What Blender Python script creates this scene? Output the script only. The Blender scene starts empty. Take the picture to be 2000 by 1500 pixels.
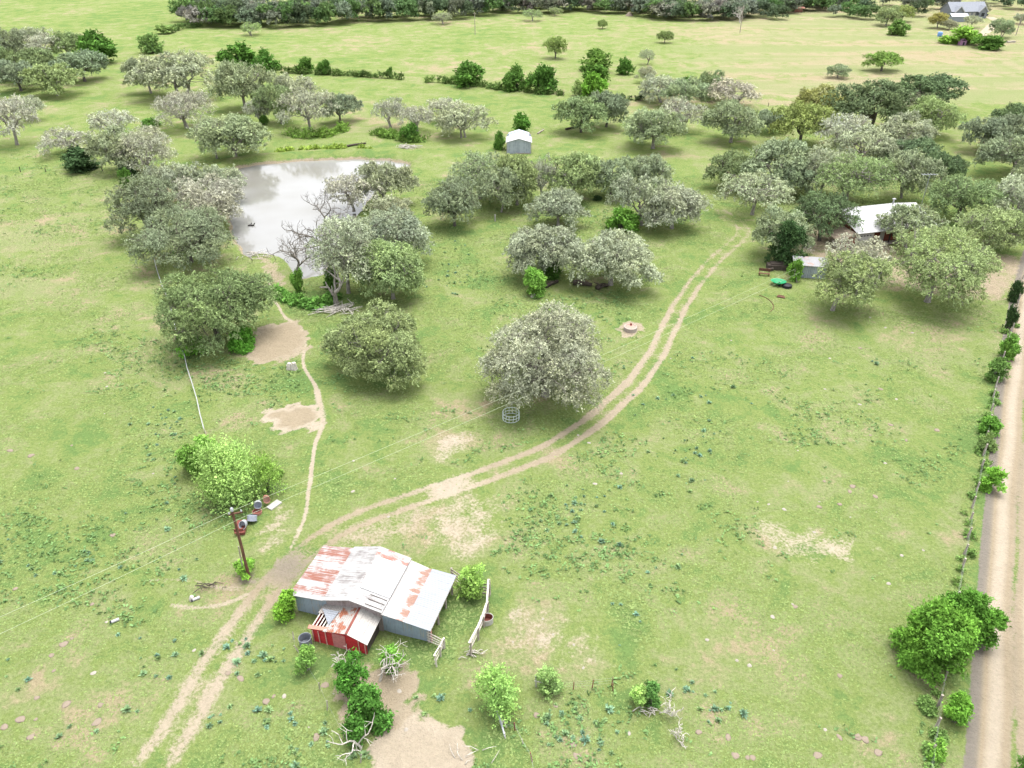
import bpy, math, random
import numpy as np
from mathutils import Vector, Matrix

# ---------------------------------------------------------------- camera, sky, sun, exposure
SC = bpy.context.scene
COL = SC.collection
CAM_H = 57.0
TILT = math.radians(32.5)          # below the horizon
FPX = 1522.0                       # focal length in photo pixels (2000 wide)
cam_d = bpy.data.cameras.new('camera')
cam_d.sensor_width = 36.0
cam_d.lens = 36.0 * FPX / 2000.0
cam_d.clip_start = 0.5
cam_d.clip_end = 8000.0
cam = bpy.data.objects.new('camera', cam_d)
COL.objects.link(cam)
cam.location = (0, 0, CAM_H)
cam.rotation_euler = (math.pi / 2 - TILT, 0, 0)
SC.camera = cam

SUN_DIR = Vector((0.14, 0.17, 0.97)).normalized()
SUN_EL = math.asin(SUN_DIR.z)
SUN_AZ = math.atan2(SUN_DIR.x, SUN_DIR.y)
W = bpy.data.worlds.new("World")
SC.world = W
W.use_nodes = True
wn, wl = W.node_tree.nodes, W.node_tree.links
wn.clear()
sky = wn.new('ShaderNodeTexSky')
sky.sky_type = 'NISHITA'
sky.sun_disc = False
sky.sun_elevation = SUN_EL
sky.sun_rotation = SUN_AZ
sky.air_density = 1.0
sky.dust_density = 4.0
sky.ozone_density = 1.0
hs = wn.new('ShaderNodeHueSaturation')     # overcast: the blue is veiled by cloud
hs.inputs['Saturation'].default_value = 0.22
bg = wn.new('ShaderNodeBackground')
bg.inputs['Strength'].default_value = 0.15
wo = wn.new('ShaderNodeOutputWorld')
wl.new(sky.outputs[0], hs.inputs['Color'])
wl.new(hs.outputs[0], bg.inputs['Color'])
wl.new(bg.outputs[0], wo.inputs['Surface'])
sun_d = bpy.data.lights.new('sun', 'SUN')
sun_d.energy = 0.8
sun_d.angle = math.radians(42)
sun_d.color = (1.0, 0.96, 0.90)
sun = bpy.data.objects.new('sun', sun_d)
COL.objects.link(sun)
sun.rotation_euler = SUN_DIR.to_track_quat('Z', 'Y').to_euler()
vs = SC.view_settings
SC.display_settings.display_device = 'sRGB'
vs.view_transform = 'Standard'
vs.look = 'None'
vs.exposure = 1.78
vs.gamma = 1.0
SC.cycles.max_bounces = 6
SC.cycles.diffuse_bounces = 2
SC.cycles.glossy_bounces = 2
SC.cycles.transmission_bounces = 3
SC.cycles.transparent_max_bounces = 4

# ---------------------------------------------------------------- mapping between photo pixels and the ground
CT, ST = math.cos(TILT), math.sin(TILT)
def G(px, py, z=0.0):
    a = (px - 1000) / FPX; b = (750 - py) / FPX
    d = (a, CT + b * ST, -ST + b * CT)
    t = (z - CAM_H) / d[2]
    return Vector((d[0] * t, d[1] * t, z))
def depth_of(p):                      # distance along the lens axis
    return p[1] * CT + (CAM_H - p[2]) * ST
def z_at(py, y):                      # height of the sight line through row py where it crosses distance y
    b = (750 - py) / FPX
    return CAM_H + (-ST + b * CT) * y / (CT + b * ST)
def proj(x, y):
    dep = y * CT + CAM_H * ST
    up = y * ST - CAM_H * CT
    return 1000 + FPX * x / dep, 750 - FPX * up / dep

# ---------------------------------------------------------------- object helpers
def tag(o, label=None, cat=None, group=None, kind=None):
    if label: o['label'] = label
    if cat: o['category'] = cat
    if group: o['group'] = group
    if kind: o['kind'] = kind
    return o
def empty(name, loc, label, cat, group=None, rz=0.0):
    o = bpy.data.objects.new(name, None)
    COL.objects.link(o)
    o.location = loc
    o.rotation_euler = (0, 0, rz)
    o.empty_display_size = 0.3
    return tag(o, label, cat, group)
def link(name, me, parent=None, mat=None):
    o = bpy.data.objects.new(name, me)
    COL.objects.link(o)
    if parent is not None: o.parent = parent
    if mat is not None:
        if len(me.materials) == 0: me.materials.append(mat)
    return o
def np_mesh(name, V, Q=None, T=None, fattr=None, vattr=None, smooth=False):
    """mesh from numpy verts, quads and triangles; fattr / vattr: dict name -> array"""
    me = bpy.data.meshes.new(name)
    V = np.asarray(V, dtype=np.float32).reshape(-1, 3)
    parts, starts, tot = [], [], 0
    if Q is not None and len(Q):
        Q = np.asarray(Q, dtype=np.int32); parts.append(Q.ravel())
        starts.append(np.arange(len(Q), dtype=np.int32) * 4 + tot); tot += len(Q) * 4
    if T is not None and len(T):
        T = np.asarray(T, dtype=np.int32); parts.append(T.ravel())
        starts.append(np.arange(len(T), dtype=np.int32) * 3 + tot); tot += len(T) * 3
    L = np.concatenate(parts); S = np.concatenate(starts)
    me.vertices.add(len(V)); me.vertices.foreach_set('co', V.ravel())
    me.loops.add(len(L)); me.loops.foreach_set('vertex_index', L)
    me.polygons.add(len(S)); me.polygons.foreach_set('loop_start', S)
    if smooth: me.polygons.foreach_set('use_smooth', np.ones(len(S), dtype=bool))
    for k, a in (fattr or {}).items():
        at = me.attributes.new(k, 'FLOAT', 'FACE'); at.data.foreach_set('value', np.asarray(a, dtype=np.float32))
    for k, a in (vattr or {}).items():
        at = me.attributes.new(k, 'FLOAT', 'POINT'); at.data.foreach_set('value', np.asarray(a, dtype=np.float32))
    me.update(calc_edges=True)
    me.validate()
    return me

class MB:
    """collects boxes, tubes and polygons and links them as ONE mesh"""
    def __init__(s): s.v, s.f = [], []
    def poly(s, pts):
        i = len(s.v); s.v += [tuple(p) for p in pts]; s.f.append(tuple(range(i, i + len(pts)))); return s
    def box(s, c, d, rz=0.0, tilt=None):
        """centre, full dimensions, turned about z"""
        m = Matrix.Rotation(rz, 3, 'Z')
        if tilt is not None: m = m @ tilt
        i = len(s.v); c = Vector(c)
        for x in (-.5, .5):
            for y in (-.5, .5):
                for z in (-.5, .5):
                    s.v.append(tuple(c + m @ Vector((x * d[0], y * d[1], z * d[2]))))
        for f in ((0, 1, 3, 2), (4, 6, 7, 5), (0, 4, 5, 1), (2, 3, 7, 6), (0, 2, 6, 4), (1, 5, 7, 3)):
            s.f.append(tuple(i + k for k in f))
        return s
    def beam(s, a, b, w, h):
        """a board from a to b, w wide (sideways) and h high"""
        a, b = Vector(a), Vector(b); d = b - a; L = d.length; d.normalize()
        up = Vector((0, 0, 1)) if abs(d.z) < .95 else Vector((1, 0, 0))
        sd = d.cross(up).normalized(); u = sd.cross(d).normalized()
        i = len(s.v)
        for p in (a, b):
            for x, y in ((-1, -1), (1, -1), (1, 1), (-1, 1)):
                s.v.append(tuple(p + sd * (x * w / 2) + u * (y * h / 2)))
        for f in ((0, 1, 2, 3), (7, 6, 5, 4), (0, 4, 5, 1), (1, 5, 6, 2), (2, 6, 7, 3), (3, 7, 4, 0)):
            s.f.append(tuple(i + k for k in f))
        return s
    def tube(s, pts, rad, n=6, caps=True):
        V, Q = tube(np.array([tuple(p) for p in pts]), np.array(rad if hasattr(rad, '__len__') else [rad] * len(pts)), n)
        i = len(s.v); s.v += [tuple(p) for p in V]; s.f += [tuple(int(k) + i for k in q) for q in Q]
        if caps:
            s.f.append(tuple(i + k for k in range(n))[::-1]); s.f.append(tuple(len(s.v) - n + k for k in range(n)))
        return s
    def lathe(s, prof, n=20, c=(0, 0, 0), sx=1.0):
        i = len(s.v)
        for r, z in prof:
            for k in range(n):
                a = 2 * math.pi * k / n
                s.v.append((c[0] + r * math.cos(a) * sx, c[1] + r * math.sin(a), c[2] + z))
        for j in range(len(prof) - 1):
            for k in range(n):
                s.f.append((i + j * n + k, i + j * n + (k + 1) % n, i + (j + 1) * n + (k + 1) % n, i + (j + 1) * n + k))
        return s
    def build(s, name, mat, parent=None, smooth=False):
        me = bpy.data.meshes.new(name)
        me.from_pydata(s.v, [], s.f)
        if smooth:
            for p in me.polygons: p.use_smooth = True
        me.update()
        return link(name, me, parent, mat)

def tube(P, R, n=5):
    P = np.asarray(P, float); R = np.asarray(R, float)
    T = np.gradient(P, axis=0); T /= np.linalg.norm(T, axis=1, keepdims=True) + 1e-9
    ref = np.array([0.31, 0.2, 0.93]) if abs(T[:, 2]).mean() < .8 else np.array([1.0, .1, 0])
    A = np.cross(T, ref); A /= np.linalg.norm(A, axis=1, keepdims=True) + 1e-9
    B = np.cross(T, A)
    ang = np.arange(n) * 2 * np.pi / n
    ring = P[:, None, :] + R[:, None, None] * (np.cos(ang)[None, :, None] * A[:, None, :] + np.sin(ang)[None, :, None] * B[:, None, :])
    V = ring.reshape(-1, 3)
    Q = []
    m = len(P)
    j, k = np.meshgrid(np.arange(m - 1), np.arange(n), indexing='ij')
    Q = np.stack([j * n + k, j * n + (k + 1) % n, (j + 1) * n + (k + 1) % n, (j + 1) * n + k], -1).reshape(-1, 4)
    return V, Q

# ---------------------------------------------------------------- node helpers
class NT:
    def __init__(s, name):
        s.m = bpy.data.materials.new(name); s.m.use_nodes = True
        s.t = s.m.node_tree; s.n = s.t.nodes; s.l = s.t.links; s.n.clear()
        s.out = s.n.new('ShaderNodeOutputMaterial')
    def put(s, sock, v):
        if isinstance(v, (int, float)): sock.default_value = v
        elif isinstance(v, tuple): sock.default_value = v if len(v) == len(sock.default_value) else tuple(v) + (1,)
        else: s.l.new(v, sock)
    def pos(s): return s.n.new('ShaderNodeNewGeometry').outputs['Position']
    def obj(s): return s.n.new('ShaderNodeTexCoord').outputs['Object']
    def attr(s, name):
        a = s.n.new('ShaderNodeAttribute'); a.attribute_name = name; return a.outputs['Fac']
    def map(s, v, scale=(1, 1, 1), rot=(0, 0, 0)):
        m = s.n.new('ShaderNodeMapping'); s.l.new(v, m.inputs[0]); m.inputs['Scale'].default_value = scale; m.inputs['Rotation'].default_value = rot
        return m.outputs[0]
    def noise(s, v, scale, detail=3, rough=.6, dist=0.0):
        n = s.n.new('ShaderNodeTexNoise'); s.l.new(v, n.inputs['Vector'])
        n.inputs['Scale'].default_value = scale; n.inputs['Detail'].default_value = detail
        n.inputs['Roughness'].default_value = rough; n.inputs['Distortion'].default_value = dist
        return n.outputs['Fac']
    def ramp(s, f, a, b, lo=0.0, hi=1.0):
        r = s.n.new('ShaderNodeMapRange'); r.interpolation_type = 'SMOOTHSTEP'
        s.put(r.inputs[0], f); r.inputs[1].default_value = a; r.inputs[2].default_value = b; r.inputs[3].default_value = lo; r.inputs[4].default_value = hi
        return r.outputs[0]
    def math(s, op, a, b=0.0, clamp=False):
        m = s.n.new('ShaderNodeMath'); m.operation = op; m.use_clamp = clamp
        s.put(m.inputs[0], a); s.put(m.inputs[1], b); return m.outputs[0]
    def mix(s, f, a, b, mode='MIX'):
        m = s.n.new('ShaderNodeMix'); m.data_type = 'RGBA'; m.blend_type = mode
        s.put(m.inputs[0], f); s.put(m.inputs[6], a); s.put(m.inputs[7], b); return m.outputs[2]
    def scale(s, c, f): return s.mix(1.0, c, s.grey(f), 'MULTIPLY')
    def grey(s, f):
        c = s.n.new('ShaderNodeCombineXYZ')
        for i in range(3): s.put(c.inputs[i], f)
        return c.outputs[0]
    def bump(s, h, strength=.3, dist=.1):
        b = s.n.new('ShaderNodeBump'); s.l.new(h, b.inputs['Height']); b.inputs['Strength'].default_value = strength; b.inputs['Distance'].default_value = dist
        return b.outputs[0]
    def diffuse(s, c, normal=None, trans=0.0):
        d = s.n.new('ShaderNodeBsdfDiffuse'); s.put(d.inputs[0], c)
        if normal is not None: s.l.new(normal, d.inputs['Normal'])
        o = d.outputs[0]
        if trans:
            t = s.n.new('ShaderNodeBsdfTranslucent'); s.put(t.inputs[0], c)
            m = s.n.new('ShaderNodeMixShader'); m.inputs[0].default_value = trans
            s.l.new(o, m.inputs[1]); s.l.new(t.outputs[0], m.inputs[2]); o = m.outputs[0]
        s.l.new(o, s.out.inputs['Surface']); return s.m
    def pbr(s, c, rough=.6, metal=0.0, normal=None, spec=.3):
        p = s.n.new('ShaderNodeBsdfPrincipled'); s.put(p.inputs['Base Color'], c); s.put(p.inputs['Roughness'], rough)
        s.put(p.inputs['Metallic'], metal); p.inputs['Specular IOR Level'].default_value = spec
        if normal is not None: s.l.new(normal, p.inputs['Normal'])
        s.l.new(p.outputs[0], s.out.inputs['Surface']); return s.m

# ---------------------------------------------------------------- materials
def ground_material():
    t = NT('grass_and_earth'); p = t.pos()
    nA = t.noise(p, .022, 5, .6); nF = t.noise(p, .16, 9, .70, .4); nC = t.noise(p, .75, 5, .68); nD = t.noise(p, 3.2, 3, .7); nE = t.noise(p, 11, 3, .75)
    far = t.noise(t.map(p, (.006, .07, 1), (0, 0, .12)), 1.0, 6, .66)
    dry, lush, dirt, pale = (t.attr(k) for k in ('dry', 'lush', 'dirt', 'pale'))
    A = lambda *v: v[0] if len(v) == 1 else t.math('ADD', v[0], A(*v[1:]))
    M = lambda x, k: t.math('MULTIPLY', x, k)
    C = lambda x: t.math('SUBTRACT', x, .5)
    # how dry the sward is: broad swathes, patches, tufts
    m = A(nF, M(C(nA), .55), M(C(nC), .35), M(C(nD), .22), M(dry, .19), M(lush, -.15))
    g = t.mix(t.ramp(m, .34, .47), (.112, .176, .056), (.160, .204, .066))
    g = t.mix(t.ramp(m, .46, .56), g, (.180, .214, .088))
    g = t.mix(t.ramp(m, .55, .70), g, (.262, .222, .138))
    f2 = A(far, M(C(nF), .5))
    dm = t.ramp(A(dry, M(C(f2), 3.0)), .30, 1.0)
    hay = t.mix(t.ramp(far, .40, .60), (.285, .245, .165), (.190, .218, .098))
    g = t.mix(M(dm, .80), g, hay)
    tex = A(.06, M(nD, .78), M(nE, 1.06))
    g = t.scale(g, tex)
    em = t.ramp(A(dirt, M(C(nF), 1.0), M(C(nC), .6), M(C(nD), .9)), .34, .74)
    em = t.math('MULTIPLY', em, t.ramp(dirt, .02, .2))
    earth = t.mix(t.ramp(pale, 0, .5), (.160, .145, .125), (.258, .214, .150))
    earth = t.mix(t.ramp(pale, .5, 1), earth, (.335, .288, .222))
    earth = t.scale(earth, A(.42, M(nC, .35), M(nD, .40), M(nE, .45)))
    c = t.mix(em, g, earth)
    h = t.math('ADD', t.math('MULTIPLY', nD, .8), t.math('MULTIPLY', nE, .5))
    return t.diffuse(c, t.bump(t.math('ADD', h, nC), 1.0, .26))
M_GROUND = ground_material()

def leaf_material(trans=.2):
    t = NT('foliage')
    oi = t.n.new('ShaderNodeObjectInfo')
    v = t.attr('tone'); w = t.attr('hue')
    c = t.scale(oi.outputs['Color'], t.ramp(v, 0, 1, .55, 1.50))
    c = t.mix(t.math('MULTIPLY', w, .30), c, t.mix(1.0, c, (1.22, 1.12, .70), 'MULTIPLY'))
    return t.diffuse(c, None, trans)
M_LEAF = leaf_material()

def bark_material(name, a, b):
    t = NT(name); p = t.obj()
    n = t.noise(t.map(p, (1, 1, .25)), 6, 4, .7)
    return t.diffuse(t.mix(t.ramp(n, .3, .7), a, b), t.bump(n, .6, .05))
M_BARK = bark_material('oak_bark', (.055, .048, .040), (.16, .145, .125))
M_BARKP = bark_material('grey_bark', (.13, .12, .105), (.34, .315, .28))
M_DEAD = bark_material('bleached_wood', (.28, .26, .23), (.58, .54, .48))
M_DEADD = bark_material('dead_grey_wood', (.07, .062, .052), (.22, .20, .175))

def wood_material(name, a, b, sc=4):
    t = NT(name); p = t.obj(); n = t.noise(t.map(p, (1, 1, .15)), sc * 3, 4, .7); m = t.noise(p, sc * .5, 3)
    return t.pbr(t.mix(t.ramp(t.math('ADD', t.math('MULTIPLY', n, .6), t.math('MULTIPLY', m, .4)), .3, .7), a, b), .85, 0, t.bump(n, .4, .02), .2)
M_WOOD = wood_material('weathered_wood', (.17, .145, .12), (.42, .37, .32))
M_WOODW = wood_material('bleached_board', (.36, .32, .28), (.62, .57, .51))
M_WOODD = wood_material('dark_pole_wood', (.055, .030, .020), (.17, .085, .055))
M_DARKWOOD = wood_material('old_dark_wood', (.03, .025, .02), (.10, .08, .065))  # dark wood tone for logs, fence posts, roof laps and two shed walls

def metal_sheet(name, base, rust, lo, hi, axis='x', pitch=.19, streak=(9, .8, 1), grime=.25, rough=.45, metal=0.0, along=None):
    """corrugated sheet: ribs run up the slope; rust in streaks along the ribs"""
    t = NT(name); p = t.obj()
    sx = t.n.new('ShaderNodeSeparateXYZ'); t.l.new(p, sx.inputs[0])
    k = {'x': 0, 'y': 1}[axis]
    rib = t.math('SINE', t.math('MULTIPLY', sx.outputs[k], 2 * math.pi / pitch))
    panel = t.n.new('ShaderNodeTexWhiteNoise'); panel.noise_dimensions = '1D'
    t.l.new(t.math('FLOOR', t.math('DIVIDE', sx.outputs[k], .82)), panel.inputs['W'])
    s1 = t.noise(t.map(p, streak), 1.0, 4, .65); s2 = t.noise(p, 1.3, 4, .6); s3 = t.noise(p, 14, 3, .6)
    mask = t.math('ADD', t.math('MULTIPLY', s1, .6), t.math('ADD', t.math('MULTIPLY', s2, .35), t.math('MULTIPLY', panel.outputs[0], .12)))
    if along is not None: mask = t.math('ADD', mask, along(t, sx))
    m = t.ramp(mask, lo, hi)
    rc = t.mix(s3, rust, tuple(x * .62 for x in rust))
    b = t.mix(t.math('MULTIPLY', t.ramp(s2, .35, .75), grime), base, tuple(x * .62 for x in base))
    b = t.mix(t.math('MULTIPLY', panel.outputs[0], .16), b, tuple(x * .7 for x in base))
    lap = t.ramp(t.math('ABSOLUTE', t.math('SUBTRACT', t.math('FRACT', t.math('DIVIDE', sx.outputs[k], .82)), .5)), .455, .49, 0, .45)
    c = t.mix(t.math('MULTIPLY', lap, t.ramp(s2, .35, .6)), t.mix(m, b, rc), (.09, .075, .07))
    return t.pbr(c, rough, metal, t.bump(rib, .5, .03), .4)

# ---------------------------------------------------------------- where the ground is dry, lush or bare
def poly_sd(x, y, P):
    """signed distance to polygon, positive inside (arrays)"""
    P = np.asarray(P, float); d = np.full(x.shape, 1e9); ins = np.zeros(x.shape, bool)
    for i in range(len(P)):
        a, b = P[i], P[(i + 1) % len(P)]
        e = b - a; wx, wy = x - a[0], y - a[1]
        t = np.clip((wx * e[0] + wy * e[1]) / (e @ e + 1e-12), 0, 1)
        d = np.minimum(d, np.hypot(wx - t * e[0], wy - t * e[1]))
        c = ((a[1] <= y) & (b[1] > y)) | ((b[1] <= y) & (a[1] > y))
        with np.errstate(divide='ignore', invalid='ignore'):
            xi = a[0] + (y - a[1]) / (b[1] - a[1]) * e[0]
        ins ^= c & (x < xi)
    return np.where(ins, d, -d)
def line_d(x, y, P):
    d = np.full(x.shape, 1e9)
    for a, b in zip(P[:-1], P[1:]):
        e = b - a; wx, wy = x - a[0], y - a[1]
        t = np.clip((wx * e[0] + wy * e[1]) / (e @ e + 1e-12), 0, 1)
        d = np.minimum(d, np.hypot(wx - t * e[0], wy - t * e[1]))
    return d
def smooth(a, b, x):
    t = np.clip((x - a) / (b - a), 0, 1); return t * t * (3 - 2 * t)
def W2(pts): return np.array([G(*p)[:2] for p in pts])
def spline(P, step=.6):
    P = np.asarray(P, float); Q = np.vstack([2 * P[0] - P[1], P, 2 * P[-1] - P[-2]]); out = []
    for i in range(1, len(Q) - 2):
        n = max(2, int(np.linalg.norm(Q[i + 1] - Q[i]) / step)); t = np.linspace(0, 1, n, endpoint=False)[:, None]
        a, b, c, d = Q[i - 1], Q[i], Q[i + 1], Q[i + 2]
        out.append(.5 * (2 * b + (c - a) * t + (2 * a - 5 * b + 4 * c - d) * t ** 2 + (3 * b - a - 3 * c + d) * t ** 3))
    out.append(P[-1:]); return np.vstack(out)

POND = W2([(432, 352), (440, 333), (470, 322), (520, 315), (600, 309), (700, 306), (765, 309), (806, 317), (790, 330), (764, 340), (735, 372), (695, 420), (660, 470),
           (642, 510), (632, 532), (600, 541), (560, 541), (525, 522), (500, 506), (472, 492), (452, 450), (436, 400)])
# soft patches as they lie in the pasture: (px, py, rx, ry, amount)
DRY = [(40, 470, 90, 45, .75), (0, 560, 130, 40, .5), (920, 1035, 55, 60, .62), (870, 1000, 70, 30, .35), (1060, 1250, 90, 60, .55), (1500, 1030, 40, 30, .35), (1150, 1290, 70, 40, .5), (960, 1260, 70, 60, .3),
       (560, 1060, 60, 60, .45), (880, 870, 70, 50, .45), (450, 720, 60, 40, .3), (1080, 700, 190, 60, .2), (760, 1060, 120, 50, .35), (380, 1160, 140, 30, .3), (1820, 700, 90, 60, .32), (1700, 830, 200, 70, .22), (1650, 960, 150, 60, .25),
       (1880, 1050, 40, 120, .35), (1470, 1340, 260, 90, .22), (1700, 1440, 120, 40, .22), (250, 1420, 200, 60, .22), (90, 1300, 120, 60, .2), (120, 900, 130, 60, .2), (700, 250, 90, 26, .55), (620, 275, 60, 20, .3), (1960, 560, 60, 50, .5), (1480, 770, 120, 40, .1)]
LUSH = [(520, 1010, 40, 60, .2), (640, 930, 60, 60, .5), (820, 920, 120, 30, .35), (1240, 1200, 40, 90, .55), (1200, 1320, 30, 40, .5), (1130, 1000, 90, 70, .4), (1000, 1210, 0.1, .1, 0), (900, 1180, 40, 70, .8), (850, 1270, 60, 30, .8), (640, 1290, 90, 40, .8),
        (930, 1400, 90, 70, .7), (600, 1440, 70, 70, .45), (1920, 1000, 30, 300, .6), (1880, 1330, 40, 160, .6), (1390, 800, 120, 100, .25), (620, 590, 90, 40, .8), (560, 740, 110, 30, .4), (900, 470, 200, 150, .25), (1150, 610, 220, 30, .4),
        (400, 590, 110, 30, .4), (760, 735, 130, 30, .35), (1060, 830, 150, 20, .35), (420, 310, 240, 30, .2), (1750, 620, 200, 25, .3), (1650, 430, 260, 50, .3), (300, 860, 90, 60, .3)]
def fields(x, y):
    px, py = proj(x, y)
    def acc(L):
        s = np.zeros(x.shape)
        for cx, cy, rx, ry, a in L: s = np.maximum(s, a * np.exp(-(((px - cx) / rx) ** 2 + ((py - cy) / ry) ** 2)))
        return s
    dry, lush = acc(DRY), acc(LUSH)
    # the mown, drier hay field beyond the fence on the right; fresh green field far left
    edge = 205 + 0 * px
    f = smooth(1130, 1480, px) * smooth(edge + 12, edge - 12, py)
    f2 = smooth(430, 600, px) * smooth(150, 135, py - (px - 800) * .08) * .14
    dry = np.maximum(dry, np.maximum(f * .74, f2))
    lush = np.maximum(lush, smooth(420, 250, px) * smooth(130, 80, py) * .15)
    dry = dry * (1 - .6 * smooth(380, 200, px) * smooth(130, 100, py))
    return dry, lush
def ground_z(x, y):
    near = (x > -110) & (x < 0) & (y > 110) & (y < 250)
    d = np.full(x.shape, -1e3)
    if near.any(): d[near] = poly_sd(x[near], y[near], POND)
    wob = .5 * np.sin(x * .9 + 1.3 * np.sin(y * .7)) + .3 * np.sin(x * 2.3 + y * 1.7)
    d = d + wob * .5
    z = -1.9 * smooth(-.9, 2.2, d)
    far_bank = smooth(170, 186, y)
    z = z + .8 * far_bank * np.exp(-((d + 4.0) / 2.4) ** 2)
    return z, d

def axis(parts):
    out = [parts[0][0]]
    for a, b, s in parts:
        n = max(1, int(round((b - a) / s))); out += list(np.linspace(a, b, n + 1)[1:])
    return np.array(out)
gx = axis([(-3000, -500, 250), (-500, -220, 10), (-220, -95, 2.6), (-95, -18, .8), (-18, 75, 1.3), (75, 260, 2.8), (260, 600, 12), (600, 3000, 240)])
gy = axis([(-400, 20, 60), (20, 128, 1.2), (128, 210, .8), (210, 330, 2.4), (330, 560, 6), (560, 4000, 250)])
X, Y = np.meshgrid(gx, gy)
Z, D = ground_z(X, Y)
dry, lush = fields(X, Y)
dirt = np.clip(np.exp(-((D - .1) / .7) ** 2) * .72, 0, 1)
dirt = np.where(D > 0, .95, dirt)
nx, ny = len(gx), len(gy)
jj, ii = np.meshgrid(np.arange(ny - 1), np.arange(nx - 1), indexing='ij')
Q = np.stack([jj * nx + ii, jj * nx + ii + 1, (jj + 1) * nx + ii + 1, (jj + 1) * nx + ii], -1).reshape(-1, 4)
me = np_mesh('ground', np.stack([X, Y, Z], -1), Q, vattr={'dry': dry.ravel(), 'lush': lush.ravel(), 'dirt': dirt.ravel(), 'pale': np.full(X.size, .6)}, smooth=True)
tag(link('ground', me, None, M_GROUND), kind='structure')

# pond water
t = NT('pond_water'); p = t.pos()
nw = t.noise(t.map(p, (1, .6, 1)), 1.4, 3, .6)
M_WATER = t.pbr(t.mix(t.ramp(t.noise(p, .045, 3), .25, .75), (.155, .150, .130), (.205, .205, .198)), .07, 0, t.bump(nw, .22, .03), .5)
mb = MB(); mb.poly([(*p, -.62) for p in (POND - POND.mean(0)) * 1.06 + POND.mean(0)])
tag(mb.build('pond_water', M_WATER), kind='structure')

FEATS = []       # every track and patch: a function (x, y) -> wear, paleness
def wear(x, y):
    d = np.zeros(x.shape); pl = np.full(x.shape, .6)
    for lo, hi, f in FEATS:
        m = (x > lo[0]) & (x < hi[0]) & (y > lo[1]) & (y < hi[1])
        if not m.any(): continue
        dd, pp = f(x[m], y[m]); better = dd > d[m]
        d[m] = np.where(better, dd, d[m]); pl[m] = np.where(better, pp, pl[m])
    return d, pl
BUILD = []
# ---------------------------------------------------------------- tracks, paths, bare patches: thin sheets of the same ground that wear to earth
def strip(name, pts, half, nlat, fn, z, step=.6):
    C = spline(W2(pts), step); Tn = np.gradient(C, axis=0); Tn /= np.linalg.norm(Tn, axis=1, keepdims=True)
    N = np.stack([Tn[:, 1], -Tn[:, 0]], -1); s = np.concatenate([[0], np.cumsum(np.linalg.norm(np.diff(C, axis=0), axis=1))])
    lat = np.linspace(-half, half, nlat)
    Pn = C[:, None, :] + N[:, None, :] * lat[None, :, None]
    def f(x, y):
        i = np.concatenate([np.argmin((x[k:k + 800, None] - C[None, :, 0]) ** 2 + (y[k:k + 800, None] - C[None, :, 1]) ** 2, 1) for k in range(0, len(x), 800)])
        dx, dy = x - C[i, 0], y - C[i, 1]
        S = s[i] + dx * Tn[i, 0] + dy * Tn[i, 1]; L = dx * N[i, 0] + dy * N[i, 1]; u = S / s[-1]
        d, pale = fn(u, L, S, *proj(x, y))
        return d * smooth(0, .015, u) * smooth(1, .985, u) * (np.abs(L) < half), pale + 0 * L
    FEATS.append((C.min(0) - half, C.max(0) + half, f))
    BUILD.append(lambda: strip_mesh(name, Pn, z)); return C
def strip_mesh(name, Pn, z):
    d, pale = wear(Pn[..., 0], Pn[..., 1])
    dr, lu = fields(Pn[..., 0], Pn[..., 1])
    m, n = Pn.shape[:2]
    j, k = np.meshgrid(np.arange(m - 1), np.arange(n - 1), indexing='ij')
    Q = np.stack([j * n + k, j * n + k + 1, (j + 1) * n + k + 1, (j + 1) * n + k], -1).reshape(-1, 4)
    lt = np.abs(np.linspace(-1, 1, n))[None]
    V = np.concatenate([Pn, (.0015 + (z - .0015) * smooth(1, .9, lt) + 0 * Pn[..., 0])[..., None]], -1)
    me = np_mesh(name, V, Q, vattr={'dry': dr.ravel(), 'lush': lu.ravel(), 'dirt': d.ravel(), 'pale': pale.ravel()})
    tag(link(name, me, None, M_GROUND), kind='structure')
def gs(x, c, w): return np.exp(-((x - c) / w) ** 2)
TRACK = [(285, 1530), (298, 1500), (345, 1430), (392, 1350), (440, 1275), (490, 1195), (535, 1140), (585, 1085), (650, 1040), (740, 1000), (830, 970), (900, 945), (960, 923), (1040, 892), (1110, 857), (1170, 815),
         (1225, 765), (1265, 715), (1300, 655), (1328, 600), (1350, 562), (1378, 527), (1410, 496), (1440, 470), (1450, 445), (1420, 420), (1395, 405)]
def track_fn(u, L, S, px, py):
    L = L * (1 - .12 * smooth(1150, 1350, py)); wide = gs(px, 880, 60) * gs(py, 955, 50); mud = gs(px, 560, 90) * gs(py, 1105, 70)
    fade = 1 - .36 * smooth(600, 480, py) - .10 * smooth(760, 640, py)
    near = smooth(1120, 1250, py)
    strong = .62 + .22 * gs(py, 800, 130) + .1 * gs(py, 1200, 90)
    sway = .12 * np.sin(S * .21) + .07 * np.sin(S * .63 + 1)
    rw = .58 + .22 * near
    rut = np.maximum(gs(L + sway, -1.12, rw), gs(L + sway, 1.12, rw))
    strong = strong * (1 - .12 * near)
    d = rut * strong * fade + (.24 + .08 * smooth(800, 650, py)) * gs(L, 0, 1.5)
    d = np.maximum(d, wide * .95 * gs(L, -.2, 2.0)); d = np.maximum(d, mud * .9 * gs(L, 0, 2.4))
    d *= smooth(3.6, 2.5, np.abs(L))
    pale = .64 + .16 * near + .35 * np.maximum(wide, gs(py, 700, 120) * .3) - .42 * mud
    return d, np.clip(pale, 0, 1)
TRK = strip('dirt_track', TRACK, 3.6, 41, track_fn, .006, .5)
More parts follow.
